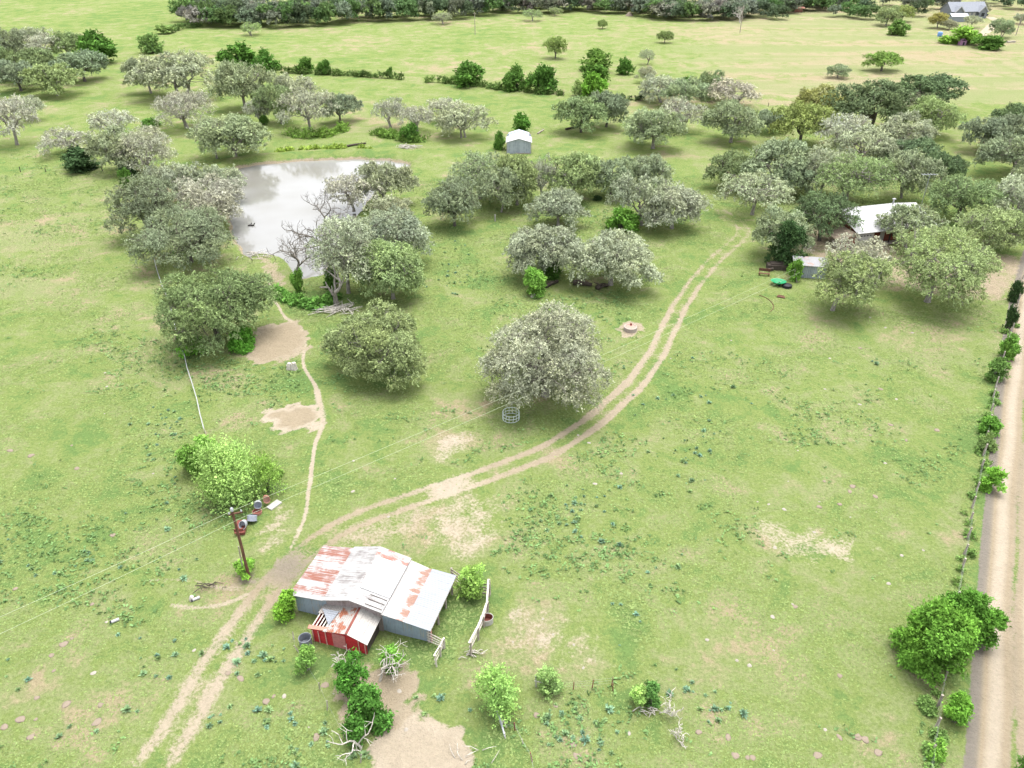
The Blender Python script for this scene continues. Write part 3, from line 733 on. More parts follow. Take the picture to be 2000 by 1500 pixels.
T = [
 # near and middle oaks, each grown to its own size
 (1065, 772, 262, 597, 'grey', 'broad grey-green oak beside the steel hay ring feeder', BIG(lobes=80, leaves=42000, droop=.7, skirt=.04, lobe_r=.12)),
 (742, 722, 206, 599, 'olive', 'round yellow-green oak standing alone right of the upper bare earth patch', BIG(leaves=38000)),
 (428, 668, 222, 520, 'green', 'dark green oak with vines at its foot beside the upper bare earth patch', BIG(leaves=40000)),
 (372, 512, 210, 398, 'darkgrey', 'large dark olive oak on the left pond shore where the pale fence line begins', BIG(leaves=36000)),
 (298, 462, 125, 337, 'darkgrey', 'dark oak on the outer left edge of the pond-side clump', MID()),
 (420, 436, 142, 342, 'silver', 'silver oak with bare pale twigs leaning over the left pond shore', MID(leaves=15000, twigs=7)),
 (356, 398, 92, 322, 'grey', 'grey oak at the back left of the pond-side clump', None),
 (432, 388, 76, 325, 'grey', 'grey oak at the back of the pond-side clump nearest the cut bank', None),
 (681, 572, 136, 408, 'grey', 'tall twiggy grey oak with a stout pale trunk on the near pond shore', MID(leaves=13000, twigs=7, skirt=.25)),
 (770, 510, 145, 404, 'blue', 'wide grey-green oak behind the stout-trunked oak right of the pond', MID()),
 (768, 583, 136, 470, 'olive', 'yellow-green oak drooping to the grass right of the stout-trunked oak', MID(leaves=22000)),
 (738, 560, 62, 478, 'silver', 'small silver oak squeezed between the stout-trunked oak and the drooping oak', None),
 (750, 400, 90, 322, 'brown', 'brownish oak at the far right pond shore with bare branches above its crown', None),
 (692, 412, 98, 340, 'silver', 'silver twiggy oak overhanging the right pond shore', None),
 (770, 455, 88, 388, 'brown', 'small brownish oak between the pond-side oaks on the right shore', None),
 (1060, 537, 152, 432, 'grey', 'grey hanging oak with green vines at its trunk, left of two merged crowns', MID(leaves=24000, droop=.9)),
 (1192, 556, 178, 447, 'grey', 'grey hanging oak above the dark fallen logs, right of two merged crowns', MID(leaves=28000, droop=.9)),
 (1090, 440, 112, 370, 'blue', 'bluish grey-green oak directly behind the two merged hanging crowns', MID(leaves=14000)),
 (888, 441, 110, 345, 'darkgrey', 'dark grey-green oak nearest the pond in the central grove', MID(leaves=14000)),
 (938, 388, 118, 294, 'oak', 'wide oak at the back left of the central grove, below the white shed', MID(leaves=14000)),
 (975, 414, 78, 335, 'oak', 'small oak with a pale straight trunk in the left of the central grove', None),
 (1010, 400, 82, 312, 'olive', 'olive oak with a leaning trunk in the middle of the central grove', None),
 (1058, 392, 52, 312, 'silver', 'bleached nearly leafless oak in the middle of the central grove', None),
 (1118, 388, 98, 307, 'olive', 'full olive-grey oak at the back of the central grove', None),
 (1194, 381, 82, 312, 'darkgrey', 'dark oak with a pale trunk left of a paler twin behind the green vine bush', None),
 (1268, 372, 76, 308, 'oak', 'grey-green oak right of its darker twin behind the green vine bush', None),
 (1253, 440, 94, 345, 'grey', 'grey oak on a thin bent trunk right of the green vine bush', None),
 (1312, 446, 128, 355, 'grey', 'wide low grey oak at the bend of the dirt track', MID(leaves=17000, droop=.8)),
 (1626, 606, 142, 490, 'olive', 'olive oak on a pale leaning trunk in front of the tin shed', MID(leaves=15000, twigs=6, skirt=.30, off=(.19, 0))),
 (1811, 589, 200, 446, 'olive', 'largest olive oak, thick grey trunk, standing before the ranch house', BIG(leaves=30000, twigs=6, skirt=.25, off=(.06, 0))),
 (1668, 548, 106, 464, 'silver', 'silver oak half hidden behind the leaning-trunk oak by the tin shed', None),
 (1600, 470, 128, 372, 'dark', 'dark green oak standing in bare earth at the garage end of the house', MID(leaves=13000, skirt=.3)),
 (1518, 500, 98, 415, 'oak', 'grey-green oak behind the dark cedar near the tin shed', None),
 (1768, 487, 112, 402, 'oak', 'grey oak whose crown hangs over the near side of the house roof', MID(leaves=13000, skirt=.35)),
 (1868, 432, 140, 336, 'green', 'green oak rising behind the right end of the house roof', MID(leaves=15000)),
 (1925, 490, 146, 398, 'olive', 'round olive oak right of the house before the road gate', MID(leaves=17000)),
 (1985, 436, 112, 352, 'grey', 'grey oak at the right edge of the photo behind the round olive oak', None),
 (1660, 397, 154, 295, 'olive', 'big spreading olive oak with a forked trunk behind the house garage end', MID(leaves=17000, trunks=2, skirt=.3)),
 (1600, 382, 86, 293, 'grey', 'grey oak touching the left side of the forked-trunk oak behind the house', None),
 (1765, 387, 88, 300, 'oak', 'round grey oak on a dark trunk right of the forked-trunk oak', None),
 (1832, 366, 66, 303, 'dark', 'dark green oak tucked behind the round grey oak beyond the house', None),
 (1512, 372, 118, 283, 'oak', 'grey-green oak in the middle of the clump at the end of the dirt track', None),
 (1420, 367, 78, 300, 'green', 'olive oak on the left of the clump at the end of the dirt track', None),
 (1469, 419, 112, 338, 'pale', 'thin-trunked pale oak in front of the clump where the dirt track ends', None),
 (1540, 388, 66, 322, 'darkgrey', 'dark oak on the right of the clump at the end of the dirt track', None),
 # right middle distance
 (1275, 290, 98, 216, 'oak', 'grey-green oak on open grass in front of the pink-grey oak right of the white shed', None),
 (1325, 256, 80, 194, 'silver', 'pink-grey oak just behind the grey-green oak right of the white shed', None),
 (1139, 259, 84, 194, 'green', 'left of the two dark oaks touching crowns right of the white shed', None),
 (1184, 248, 72, 184, 'darkgrey', 'right of the two dark oaks touching crowns right of the white shed', None),
 (1427, 278, 90, 206, 'oak', 'umbrella-shaped grey-green oak alone in the open glade', None),
 (1502, 259, 48, 217, 'darkgrey', 'small dark oak left of the yellow-green oak beyond the glade', None),
 (1561, 284, 98, 206, 'yellow', 'yellow-green umbrella oak on a dark trunk beyond the glade', None),
 (1595, 236, 76, 174, 'yellow', 'mustard-tinged oak behind the yellow-green umbrella oak', None, (.16, .165, .06)),
 (1688, 258, 120, 165, 'dark', 'very dark broad oak at the edge of the dry hay field', None),
 (1800, 216, 116, 150, 'dark', 'dark domed oak at the back, touching the very dark broad oak', None),
 (1778, 222, 74, 176, 'grey', 'grey oak standing between the two dark domed oaks', None),
 (1812, 264, 86, 196, 'olive', 'pale olive oak on the right in front of the dark domed oaks', None),
 (1640, 302, 92, 224, 'silver', 'silvery oak in front of the very dark broad oak', None),
 (1758, 298, 96, 226, 'grey', 'grey oak in front of the pale olive oak', None),
 (1676, 322, 106, 252, 'grey', 'grey oak right behind the big forked-trunk oak', None),
 (1775, 336, 96, 274, 'dark', 'dark bluish-green low oak right behind the round grey oak', None, (.075, .11, .06)),
 (1290, 200, 82, 150, 'grey', 'grey domed oak at the left end of the far right grove', None),
 (1336, 208, 72, 157, 'oak', 'grey-green oak second from the left in the far right grove', None),
 (1386, 192, 58, 143, 'green', 'green-topped oak peeping over the purple-grey oak', None),
 (1430, 208, 104, 156, 'silver', 'wide purple-grey oak at the right end of the far right grove', None, (.185, .18, .15)),
 (1915, 297, 80, 232, 'darkgrey', 'dark grey-green oak with a leaning trunk near the right edge', None),
 (1984, 272, 82, 207, 'dark', 'darkest oak cut by the right edge of the photo', None),
 (1966, 292, 88, 230, 'darkgrey', 'dark spreading oak behind the umbrella oak at the right edge', None),
 (1968, 342, 106, 266, 'oak', 'grey-green umbrella oak with dark forked trunk at the right edge', None),
 (1998, 392, 60, 322, 'oak', 'oak crown cut off by the right edge below the umbrella oak', None),
 # left middle distance
 (297, 341, 120, 244, 'silver', 'big silver oak with a stout trunk left of the pond', MID(leaves=11000, twigs=6)),
 (236, 336, 86, 258, 'oak', 'greenish oak joined to the left of the big silver oak', None),
 (226, 272, 80, 214, 'silver', 'thin silver oak standing behind the big silver oak', None),
 (132, 300, 86, 252, 'silver', 'small silver oak on several thin stems above the dark cedar bush', None),
 (34, 283, 86, 186, 'silver', 'silver oak on a dark trunk at the left edge of the photo', None),
 (66, 236, 48, 188, 'silver', 'little silver oak just behind the silver oak at the left edge', None),
 (424, 310, 62, 228, 'pale', 'pale yellowish thin oak at the left of the pair above the pond', None),
 (458, 307, 120, 230, 'oak', 'wide grey-green oak at the right of the pair above the pond', None),
 (365, 250, 128, 172, 'silver', 'silver oak with bare branches at the front of the upper left clump', MID(leaves=9000, twigs=7)),
 (360, 192, 126, 105, 'grey', 'tall grey oak at the middle of the upper left clump', None),
 (295, 182, 66, 116, 'oak', 'greenish oak at the left back of the upper left clump', None),
 (480, 214, 92, 127, 'oak', 'round grey-green oak at the right of the upper left clump', None),
 (512, 241, 46, 189, 'silver', 'small silver oak at the left of the clump above the pond', None),
 (548, 241, 62, 166, 'green', 'green upright oak in the clump above the pond', None),
 (580, 206, 72, 148, 'grey', 'grey oak at the back of the clump above the pond', None),
 (607, 256, 88, 172, 'silver', 'hanging silver oak at the front of the clump above the pond', None),
 (665, 240, 62, 187, 'darkgrey', 'thin dark-trunked oak at the right of the clump above the pond', None),
 (765, 250, 56, 191, 'silver', 'first silver oak from the left in the sparse row left of the white shed', None),
 (815, 258, 62, 207, 'silver', 'second silver oak from the left in the sparse row left of the white shed', None),
 (873, 236, 74, 191, 'silver', 'hindmost silver oak in the sparse row left of the white shed', None),
 (904, 268, 88, 209, 'grey', 'grey umbrella oak nearest the white metal shed', None),
 (42, 178, 72, 122, 'darkgrey', 'dark oak at the front left of the far left grove', None),
 (117, 187, 84, 128, 'olive', 'pale olive oak at the front middle of the far left grove', None),
 (166, 159, 80, 104, 'darkgrey', 'umbrella oak at the right end of the far left grove', None),
 (75, 160, 82, 101, 'green', 'green oak in the middle of the far left grove', None),
 (98, 120, 66, 65, 'silver', 'silver-topped oak near the back of the far left grove', None),
 (10, 128, 72, 60, 'darkgrey', 'dark oak at the back of the far left grove on the photo edge', None),
 (68, 102, 58, 55, 'grey', 'rearmost oak of the far left grove', None),
 (140, 118, 54, 66, 'olive', 'yellowish oak next to the dark round bush in the far left grove', None),
 (12, 158, 54, 96, 'green', 'green oak at the left photo edge inside the far left grove', None),
 # bushes and leafy trees
 (192, 124, 82, 70, 'dense', 'dark green round bush at the right of the far left grove', None),
 (160, 331, 84, 293, 'cedar', 'low near-black cedar bush under the small silver oak', None),
 (248, 346, 34, 314, 'cedar', 'small dark bush at the foot of the big silver oak', None),
 (297, 246, 44, 231, 'dense', 'low dark bush at the foot of the silver oak in the upper left clump', None),
 (254, 372, 26, 332, 'dense', 'narrow green vine bush at the left edge of the pond-side clump', None),
 (517, 243, 20, 226, 'dense', 'tiny dark bush under the green upright oak', None),
 (465, 137, 72, 90, 'dense', 'biggest dense green bush on the fence line at the upper left', None),
 (521, 138, 48, 98, 'dense', 'dense green bush joined to the right of the biggest fence line bush', None),
 (597, 142, 32, 113, 'dense', 'left of two small round bushes in the fence line hedge', None),
 (636, 145, 24, 119, 'dense', 'right of two small round bushes in the fence line hedge', None),
 (762, 152, 13, 133, 'dense', 'tiny pointed bush at the right end of the left fence line hedge', None),
 (918, 167, 64, 124, 'dense', 'round leafy green tree at the left of three on the middle hedge', None),
 (1008, 175, 48, 130, 'dense', 'leafy green tree in the middle of three on the middle hedge', None),
 (1057, 180, 56, 127, 'dense', 'taller leafy green tree at the right of three on the middle hedge', None),
 (1160, 139, 56, 100, 'dense', 'hindmost green tree in the stack of green trees above the dark oak pair', None, (.075, .13, .03)),
 (1164, 166, 56, 129, 'dense', 'darker middle tree in the stack of green trees above the dark oak pair', None),
 (1162, 191, 48, 147, 'bright', 'brightest front tree in the stack of green trees above the dark oak pair', None, (.085, .18, .028)),
 (1130, 186, 30, 158, 'shrub', 'small grey-green shrub left of the brightest tree in the green stack', None),
 (1221, 145, 32, 113, 'dense', 'lone dense bush between the green stack and the dry field', None),
 (802, 274, 36, 243, 'dense', 'dark green bush below the sparse silver row', None),
 (1018, 258, 38, 226, 'dense', 'bright round bush behind the white metal shed', None, (.06, .135, .025)),
 (975, 290, 29, 259, 'dense', 'dark bush hugging the left wall of the white metal shed', None),
 (1213, 450, 54, 405, 'bright', 'vivid green vine bush in the grove behind the merged hanging oaks', None),
 (1167, 390, 20, 381, 'cedar', 'low dark shrub left of the dark oak with a pale trunk', None),
 (1076, 540, 50, 495, 'dense', 'dark green vines round the trunk of the left hanging oak', None),
 (1044, 574, 50, 523, 'bright', 'vivid light green sapling bush beside a pale stump', dict(leaves=5000, leaf=.3)),
 (584, 571, 27, 530, 'bright', 'bright green bush at the foot of the dead tree by the pond', None),
 (648, 560, 40, 525, 'dense', 'green vines left of the stout pale trunk by the pond', None),
 (372, 690, 52, 652, 'bright', 'light green vine mound at the left foot of the dark oak', dict(leaves=4000, leaf=.3), (.08, .19, .025)),
 (478, 676, 66, 640, 'dense', 'glossy green vine mound at the right foot of the dark oak', dict(leaves=5000, leaf=.32), (.06, .15, .022)),
 (1338, 173, 29, 151, 'dense', 'dark round bush peeping over the far right grove', None),
 (1528, 517, 80, 426, 'cedar', 'tall dark cedar beside the tin shed with bleached dead twigs', dict(leaves=9000, leaf=.3, lobes=26, droop=.5, pointy=.25)),
 (1549, 547, 26, 505, 'bright', 'light green leafy shrub against the tin shed wall', None),
 # far pasture singles
 (1083, 114, 38, 73, 'yellow', 'lone lollipop-shaped pale green tree in the middle of the far pasture', None, (.15, .20, .07)),
 (1298, 84, 26, 62, 'yellow', 'small round tree right of the lollipop-shaped tree', None, (.12, .16, .06)),
 (1176, 56, 19, 40, 'yellow', 'tiny round tree high in the far pasture', None, (.12, .16, .06)),
 (1263, 126, 29, 96, 'pale', 'thin pale tree on the edge of the dry field', None),
 (1260, 162, 34, 131, 'grey', 'small grey oak below the thin pale tree', None),
 (1637, 152, 38, 127, 'oak', 'small grey-green oak alone in the dry field', None),
 (1721, 139, 60, 103, 'yellow', 'flat-topped bright green tree alone in the dry field', None, (.12, .19, .05)),
 (1040, 41, 36, 18, 'pale', 'pale green tree before the wood edge in the middle', None, (.15, .20, .09)),
 (1084, 31, 24, 14, 'pale', 'smaller pale green tree right of the pale green tree before the wood', None, (.15, .20, .09)),
 (865, 47, 38, 25, 'pale', 'pale grey-green low tree before the wood edge at left', None, (.16, .19, .11)),
 (300, 103, 44, 68, 'shrub', 'round green tree alone in the field upper left', None, (.10, .16, .05)),
 (492, 69, 40, 44, 'pale', 'pale light green tree just in front of the dark left wood', None, (.15, .21, .09)),
 (322, 66, 34, 50, 'shrub', 'dull green bush at the left end of the field hedge', None),
 (1755, 69, 38, 42, 'bright', 'round green bush left of the far ranch house', None, (.085, .15, .04)),
 (1730, 50, 44, 14, 'olive', 'brownish oak behind the round green bush left of the far house', None),
 (1757, 42, 38, 12, 'yellow', 'yellow-green oak above the round green bush left of the far house', None),
 (1830, 55, 34, 27, 'olive', 'orange-tinged small tree before the blue-roofed outbuilding', None, (.2, .19, .07)),
 (1853, 58, 28, 40, 'brown', 'low brownish tree right of the orange-tinged small tree', None),
 (1876, 86, 66, 52, 'bright', 'bright bush mound with yard things at its foot near the far house', None, (.11, .20, .035)),
 (1926, 95, 56, 68, 'dense', 'dark bush right of the bright bush mound near the far house', None),
 (1954, 73, 36, 38, 'oak', 'small grey-green oak on the far driveway bend', None),
 (1992, 47, 26, 26, 'grey', 'grey oak by the far driveway at the right edge', None),
 (1896, 54, 34, 30, 'pale', 'pale thin tree between the far house and outbuilding', None),
 (1905, 30, 40, 4, 'brown', 'pinkish bare-looking tree before the far house gable', None),
 # near bottom of the photo
 (455, 972, 118, 872, 'fresh', 'fresh yellow-green leafy tree beside the old stock tanks', dict(leaves=13000, leaf=.22, lobes=30, up=.7, slen=2.2)),
 (396, 920, 76, 848, 'bright', 'mid green leafy tree just left of the fresh yellow-green tree', dict(leaves=9000, leaf=.26, lobes=18)),
 (525, 960, 60, 890, 'bright', 'loose green branches right of the fresh yellow-green tree', dict(leaves=2200, leaf=.2, lobes=12, slen=2.0, up=.5), (.13, .22, .05)),
 (1814, 1292, 140, 1168, 'bright', 'lush bright green tree at the left of the pair on the roadside fence', dict(leaves=20000, leaf=.25, lobes=36), (.075, .165, .026)),
 (1872, 1236, 96, 1140, 'bright', 'darker lush tree at the right of the pair on the roadside fence', dict(leaves=14000, leaf=.24, lobes=30), (.056, .130, .022)),
 (712, 1420, 100, 1338, 'dense', 'dark green vine tangle in front of the red lean-to', dict(leaves=4200, leaf=.26, lobes=9), (.05, .125, .024)),
 (690, 1345, 62, 1272, 'dense', 'smaller vine tangle nearest the red lean-to wall', dict(leaves=2600, leaf=.22, lobes=7), (.05, .13, .024)),
 (768, 1305, 44, 1256, 'bright', 'green sprays right of the bleached dead tree', dict(leaves=2200, leaf=.2, lobes=9), (.09, .19, .035)),
 (972, 1388, 82, 1298, 'fresh', 'airy yellow-green small tree beside the bent pale fence rail', dict(leaves=4200, leaf=.17, lobes=18, up=.4, slen=1.7)),
 (1066, 1346, 54, 1297, 'shrub', 'thin grey-green bush behind the white pipe brace', dict(leaves=2000, leaf=.18, lobes=10), (.13, .20, .07)),
 (1247, 1378, 34, 1338, 'fresh', 'light green bush beside the bleached brush', dict(leaves=1600, leaf=.18, lobes=8)),
 (1268, 1376, 40, 1328, 'bright', 'dark green bush beside the bleached brush', dict(leaves=2000, leaf=.18, lobes=9), (.06, .13, .035)),
 (917, 1160, 66, 1100, 'bright', 'loose green sapling by the wooden rails at the barn corner', dict(leaves=2600, leaf=.2, lobes=12), (.13, .22, .05)),
 (567, 1203, 46, 1152, 'bright', 'green bush against the left wall of the barn', dict(leaves=3200, leaf=.2, lobes=12), (.11, .22, .03)),
 (602, 1308, 44, 1258, 'shrub', 'loose green weed bush below the grey stock tank', dict(leaves=1800, leaf=.18, lobes=9), (.12, .21, .055)),
 (478, 1122, 44, 1092, 'bright', 'green bush at the foot of the utility pole', dict(leaves=2200, leaf=.18, lobes=9), (.11, .21, .035)),
 (1977, 588, 24, 552, 'cedar', 'upper of two dark cedars on the roadside fence', None),
 (1967, 644, 24, 603, 'cedar', 'lower of two dark cedars on the roadside fence', None),
 (1940, 742, 38, 696, 'shrub', 'bushy shrub growing through the roadside fence below the cedars', dict(leaves=2600, leaf=.24), (.085, .15, .04)),
 (1968, 700, 36, 660, 'bright', 'light green shrub on the road side of the fence below the cedars', None),
 (1926, 846, 36, 812, 'bright', 'green shrub halfway down the roadside fence', dict(leaves=2600, leaf=.24), (.075, .16, .03)),
 (1924, 878, 32, 846, 'shrub', 'greyish shrub right under the green shrub halfway down the fence', None),
 (1931, 955, 40, 912, 'bright', 'vivid round shrub on the road verge', dict(leaves=3000, leaf=.24), (.10, .21, .03)),
 (1861, 1408, 50, 1350, 'bright', 'loose green shrub on the roadside fence below the lush pair', dict(leaves=3000, leaf=.2), (.09, .19, .03)),
 (1826, 1478, 36, 1446, 'bright', 'lowest shrub on the roadside fence', dict(leaves=1400, leaf=.18), (.10, .2, .035)),
 (1995, 1530, 44, 1478, 'dense', 'leafy tree top at the bottom right corner', dict(leaves=2600, leaf=.2)),
]
for e in T:
    plant(*e[:6], unique=e[6], tint=e[7] if len(e) > 7 else None)

# the far wood: front trees one by one, the depth of it as one mass
def far_copy(px, py, wpx, hm, col, label, group, i):
    (wm, cm), w0, h0 = VAR['far'][i % len(VAR['far'])]
    if len(cm.materials) == 0: cm.materials.append(M_LEAF)
    b = G(px, py); o = bpy.data.objects.new('wood_tree', cm); COL.objects.link(o)
    o.location = b; s = wpx * depth_of(b) / FPX / w0
    o.scale = (s, s, hm / h0); o.rotation_euler = (0, 0, RNG.uniform(0, 6.28)); o.color = jit(col, .12)
    o.material_slots[0].link = 'OBJECT'; o.material_slots[0].material = M_LEAF
    return tag(o, label, 'tree', group)
WOODK = [((.055, .080, .046), 'dark green tree in the front of the far wood'), ((.090, .108, .078), 'grey-green rounded oak in the front of the far wood'),
         ((.066, .110, .042), 'leafy mid green tree in the front of the far wood'), ((.115, .115, .098), 'greyish twiggy oak in the front of the far wood')]
def wood_edge(px):      # the row where the wood meets the pasture
    return np.interp(px, [366, 420, 520, 640, 700, 900, 965, 1000, 1120, 1230, 1290, 1420, 1480, 1560, 1700, 1800], [50, 55, 54, 53, 43, 38, 30, 26, 25, 27, 40, 42, 34, 24, 18, 10])
i = 0; x = 372.0
while x < 1660:
    for row in range(2):
        k = RNG.choices(range(4), (4, 4, 3, 2))[0] if 960 > x or x > 1280 else RNG.choices(range(4), (2, 3, 4, 3))[0]
        w = RNG.uniform(32, 52); hh = RNG.uniform(8.5, 12.0) if x < 960 else RNG.uniform(7, 9.5)
        far_copy(x + RNG.uniform(-6, 6), float(wood_edge(x)) - row * 7 - RNG.uniform(0, 3.5), w, hh, WOODK[k][0], WOODK[k][1], 'trees along the front of the far wood, ' + ('dark', 'grey-green', 'mid green', 'twiggy')[k], i)
        i += 1
    x += RNG.uniform(15, 24)
for px, py, w, hh, k in [(1520, 38, 36, 7, 0), (1650, 32, 34, 7, 2), (1672, 36, 38, 7, 2), (1628, 33, 26, 6, 1), (1690, 30, 40, 8, 0), (1700, 38, 34, 7, 2), (1790, 32, 34, 8, 0), (1800, 20, 40, 9, 2), (1775, 24, 34, 9, 1), (1840, 18, 38, 8, 1), (1860, 24, 26, 8, 3), (1985, 18, 46, 8, 0), (1950, 12, 36, 8, 0), (1575, 20, 40, 8, 0), (1600, 16, 44, 9, 1), (1740, 12, 44, 9, 1), (1830, 8, 40, 10, 0), (1930, 6, 40, 9, 2)]:
    far_copy(px, py, w, hh, WOODK[k][0], WOODK[k][1].replace('in the front of the far wood', 'scattered round the far ranch house'), 'trees round the far house, ' + ('dark', 'grey-green', 'mid green', 'twiggy')[k], i); i += 1
# mass behind
VV, QQ, TT, HH, off = [], [], [], [], 0
rng = np.random.default_rng(77)
for q in range(330):
    px = rng.uniform(368, 1990); e = float(wood_edge(min(px, 1700))) if px < 1700 else 6
    b = G(px, e - 13 - rng.uniform(0, 38)); rr = rng.uniform(3.2, 5.5); h = rng.uniform(8, 13) if px < 960 else rng.uniform(7.5, 10.5)
    if px > 1480 and px < 1700 : h *= .8
    n = 5; C = np.stack([rng.normal(0, rr * .42, n), rng.normal(0, rr * .42, n), rng.uniform(.35, .8, n) * h], -1) + np.array([b.x, b.y, 0])
    V, Q, tn, hu = sprays(rng, C, np.full(n, rr * .55), 60, rr * .4, 7, 1.0, .3)
    V[:, 2] = np.maximum(V[:, 2], .1)
    VV.append(V); QQ.append(Q + off); off += len(V); TT.append(np.clip(tn + rng.normal(0, .12), 0, 1)); HH.append(hu)
o = link('distant_wood', np_mesh('distant_wood', np.vstack(VV), np.vstack(QQ), fattr={'tone': np.concatenate(TT), 'hue': np.concatenate(HH)}), None, M_LEAF)
o.color = (.14, .18, .115, 1); tag(o, 'dense mixed wood receding behind the far pasture', 'wood', kind='stuff')

# clipped low growth along the field fences
def hedge(pts, h, w, label, col, leaves=3000, seed=1, leaf=.5):
    C = spline(W2(pts), 1.6); rng = np.random.default_rng(seed); n = len(C)
    Cc = np.stack([C[:, 0] + rng.normal(0, .35, n), C[:, 1] + rng.normal(0, .35, n), h * rng.uniform(.25, .7, n)], -1); Rl = w * rng.uniform(.35, .8, n)
    keep = rng.random(n) < .9; Cc, Rl = Cc[keep], Rl[keep]
    V, Q, tn, hu = sprays(rng, Cc, Rl, leaves // 8, w * .5, 8, leaf, .1, .8, -.6); V[:, 2] = np.maximum(V[:, 2], .03)
    o = link('hedge', np_mesh('hedge', V, Q, fattr={'tone': tn, 'hue': hu}), None, M_LEAF); o.color = tuple(1.6 * v for v in col) + (1,)
    return tag(o, label, 'hedge')
hedge([(536, 141), (570, 143), (615, 145), (660, 147), (720, 151), (783, 154)], 1.7, 1.7, 'low dark hedge along the fence with two small round bushes', (.062, .10, .03), 7000, 3)
hedge([(838, 160), (870, 162), (905, 165), (945, 170), (985, 176), (1040, 181), (1092, 186)], 1.7, 1.9, 'low hedge joining the three leafy green trees', (.066, .11, .03), 8000, 4)
hedge([(338, 63), (352, 58), (372, 54), (392, 52)], 2.2, 2.0, 'short hedge running into the dark left wood', (.075, .12, .04), 3000, 5)
hedge([(545, 300), (590, 296), (640, 294), (690, 293), (725, 294)], .7, 1.2, 'bright low weeds along the far pond bank', (.16, .23, .045), 5000, 6)
hedge([(565, 262), (610, 268), (650, 262), (672, 250)], .5, 2.4, 'green undergrowth beneath the hanging silver oak', (.10, .17, .035), 4000, 8)
hedge([(735, 262), (790, 276), (835, 276)], .6, 2.0, 'green undergrowth under the sparse silver row', (.09, .155, .035), 4000, 9)
hedge([(540, 575), (580, 590), (620, 600), (650, 580)], .5, 1.6, 'leafy green weeds on the near pond bank', (.085, .18, .04), 5000, 10)
hedge([(1215, 195), (1245, 196), (1255, 196)], 1.2, 1.2, 'short dark hedge scrap left of the far right grove', (.05, .075, .03), 900, 11)
hedge([(480, 900), (540, 925)], .3, .5, 'sparse weeds right of the fresh yellow-green tree', (.12, .2, .05), 400, 12)

# dead, bare trees
def dead(px, py, hpx, label, seed, mat, name='dead_tree', **k):
    b = G(px, py); h = z_at(py - hpx, b.y)
    o = link(name, dead_mesh(seed, h, name=name, **k), None, mat); o.location = b
    return tag(o, label, 'dead tree')
dead(580, 545, 100, 'low bare dead tree with dark limbs spreading over the near pond water', 5, M_DEADD, spread=1.35, lean=(.25, .3), start=.34, depth=5)
dead(652, 505, 105, 'bare dark dead tree reaching left across the pond', 12, M_DEADD, spread=1.2, lean=(-1.1, .1), start=.42, depth=5)
dead(630, 455, 92, 'thin bare dead tree in the pond shallows behind the stout-trunked oak', 21, M_DEADD, spread=1.1, start=.36, depth=5, rad=.25)
dead(748, 380, 84, 'bleached bare branches rising above the brownish pond-side oak', 8, M_DEAD, spread=.9, start=.34, depth=5, rad=.25)
dead(657, 596, 68, 'thick broken grey snag with stubby limbs and brush at its foot', 33, M_BARKP, spread=.95, start=.5, depth=2, rad=.5, kink=.35)
dead(741, 1330, 72, 'bleached bare dead tree beside the vine tangle in front of the barn', 44, M_DEAD, spread=1.25, start=.36, depth=4, rad=.15)
dead(704, 1462, 62, 'bleached dead sapling leaning out of the dark vine tangle', 47, M_DEAD, spread=1.4, start=.40, depth=3, rad=.13, lean=(.2, 0))
dead(676, 1305, 40, 'small bleached dead twigs left of the bleached bare dead tree', 52, M_DEAD, spread=1.2, start=.34, depth=4, rad=.06)
dead(1288, 1392, 38, 'bleached brush leaning beside the two small bushes', 61, M_DEAD, spread=1.3, start=.34, depth=4, rad=.07, lean=(.3, 0))
dead(1325, 1440, 34, 'sprawling bleached dead brush in the open grass', 66, M_DEAD, spread=1.5, start=.30, depth=4, rad=.06, lean=(-.6, .2))
dead(1568, 512, 46, 'bleached dead branches on the dark cedar by the tin shed', 71, M_DEAD, spread=1.1, start=.34, depth=4, rad=.10)
dead(1445, 45, 40, 'bare pale tree at the wood edge behind the far utility pole', 75, M_DEAD, spread=.7, start=.30, depth=5, rad=.35)
dead(395, 250, 52, 'bare pale branches on the right of the silver oak in the upper left clump', 78, M_DEAD, spread=.9, start=.3, depth=4, rad=.2)

o = hedge([(1978, 640), (1962, 680), (1948, 740), (1936, 800), (1922, 860), (1910, 920), (1900, 985), (1888, 1050), (1876, 1110), (1866, 1160)], .4, .62, 'rank weeds along the roadside fence', (.105, .175, .05), 9000, 13, .24)
o['kind'] = 'stuff'; o.name = 'roadside_weeds'
o = hedge([(1850, 1300), (1838, 1350), (1826, 1410), (1816, 1470), (1806, 1530)], .4, .6, 'rank weeds along the lower roadside fence', (.105, .175, .05), 5000, 14, .22)
o['kind'] = 'stuff'; o.name = 'roadside_weeds'

# ---------------------------------------------------------------- buildings
RUST = (.235, .09, .06)
M_ROOF_RUSTY = metal_sheet('rust_streaked_sheet', (.32, .315, .31), RUST, .495, .60, 'y', .20, (.40, 15, 1), .2)
M_ROOF_WHITE = metal_sheet('white_weathered_sheet', (.315, .31, .305), (.19, .172, .165), .50, .70, 'y', .20, (.7, 5, 1), .3)
M_ROOF_PATCH = metal_sheet('new_white_sheet', (.365, .365, .365), RUST, .95, 1.1, 'y', .20, (1, 1, 1), .05)
M_ROOF_EDGE = metal_sheet('rust_edged_sheet', (.315, .30, .29), (.25, .13, .09), .58, .70, 'y', .20, (.6, 3.2, 1), .12,
                          along=lambda t, s: t.ramp(s.outputs[0], 9.4, 11.1, -.10, .13))
M_ROOF_FARRUST = metal_sheet('rust_blotched_sheet', (.31, .295, .285), (.27, .11, .08), .54, .66, 'y', .20, (1.3, 2.2, 1), .15)
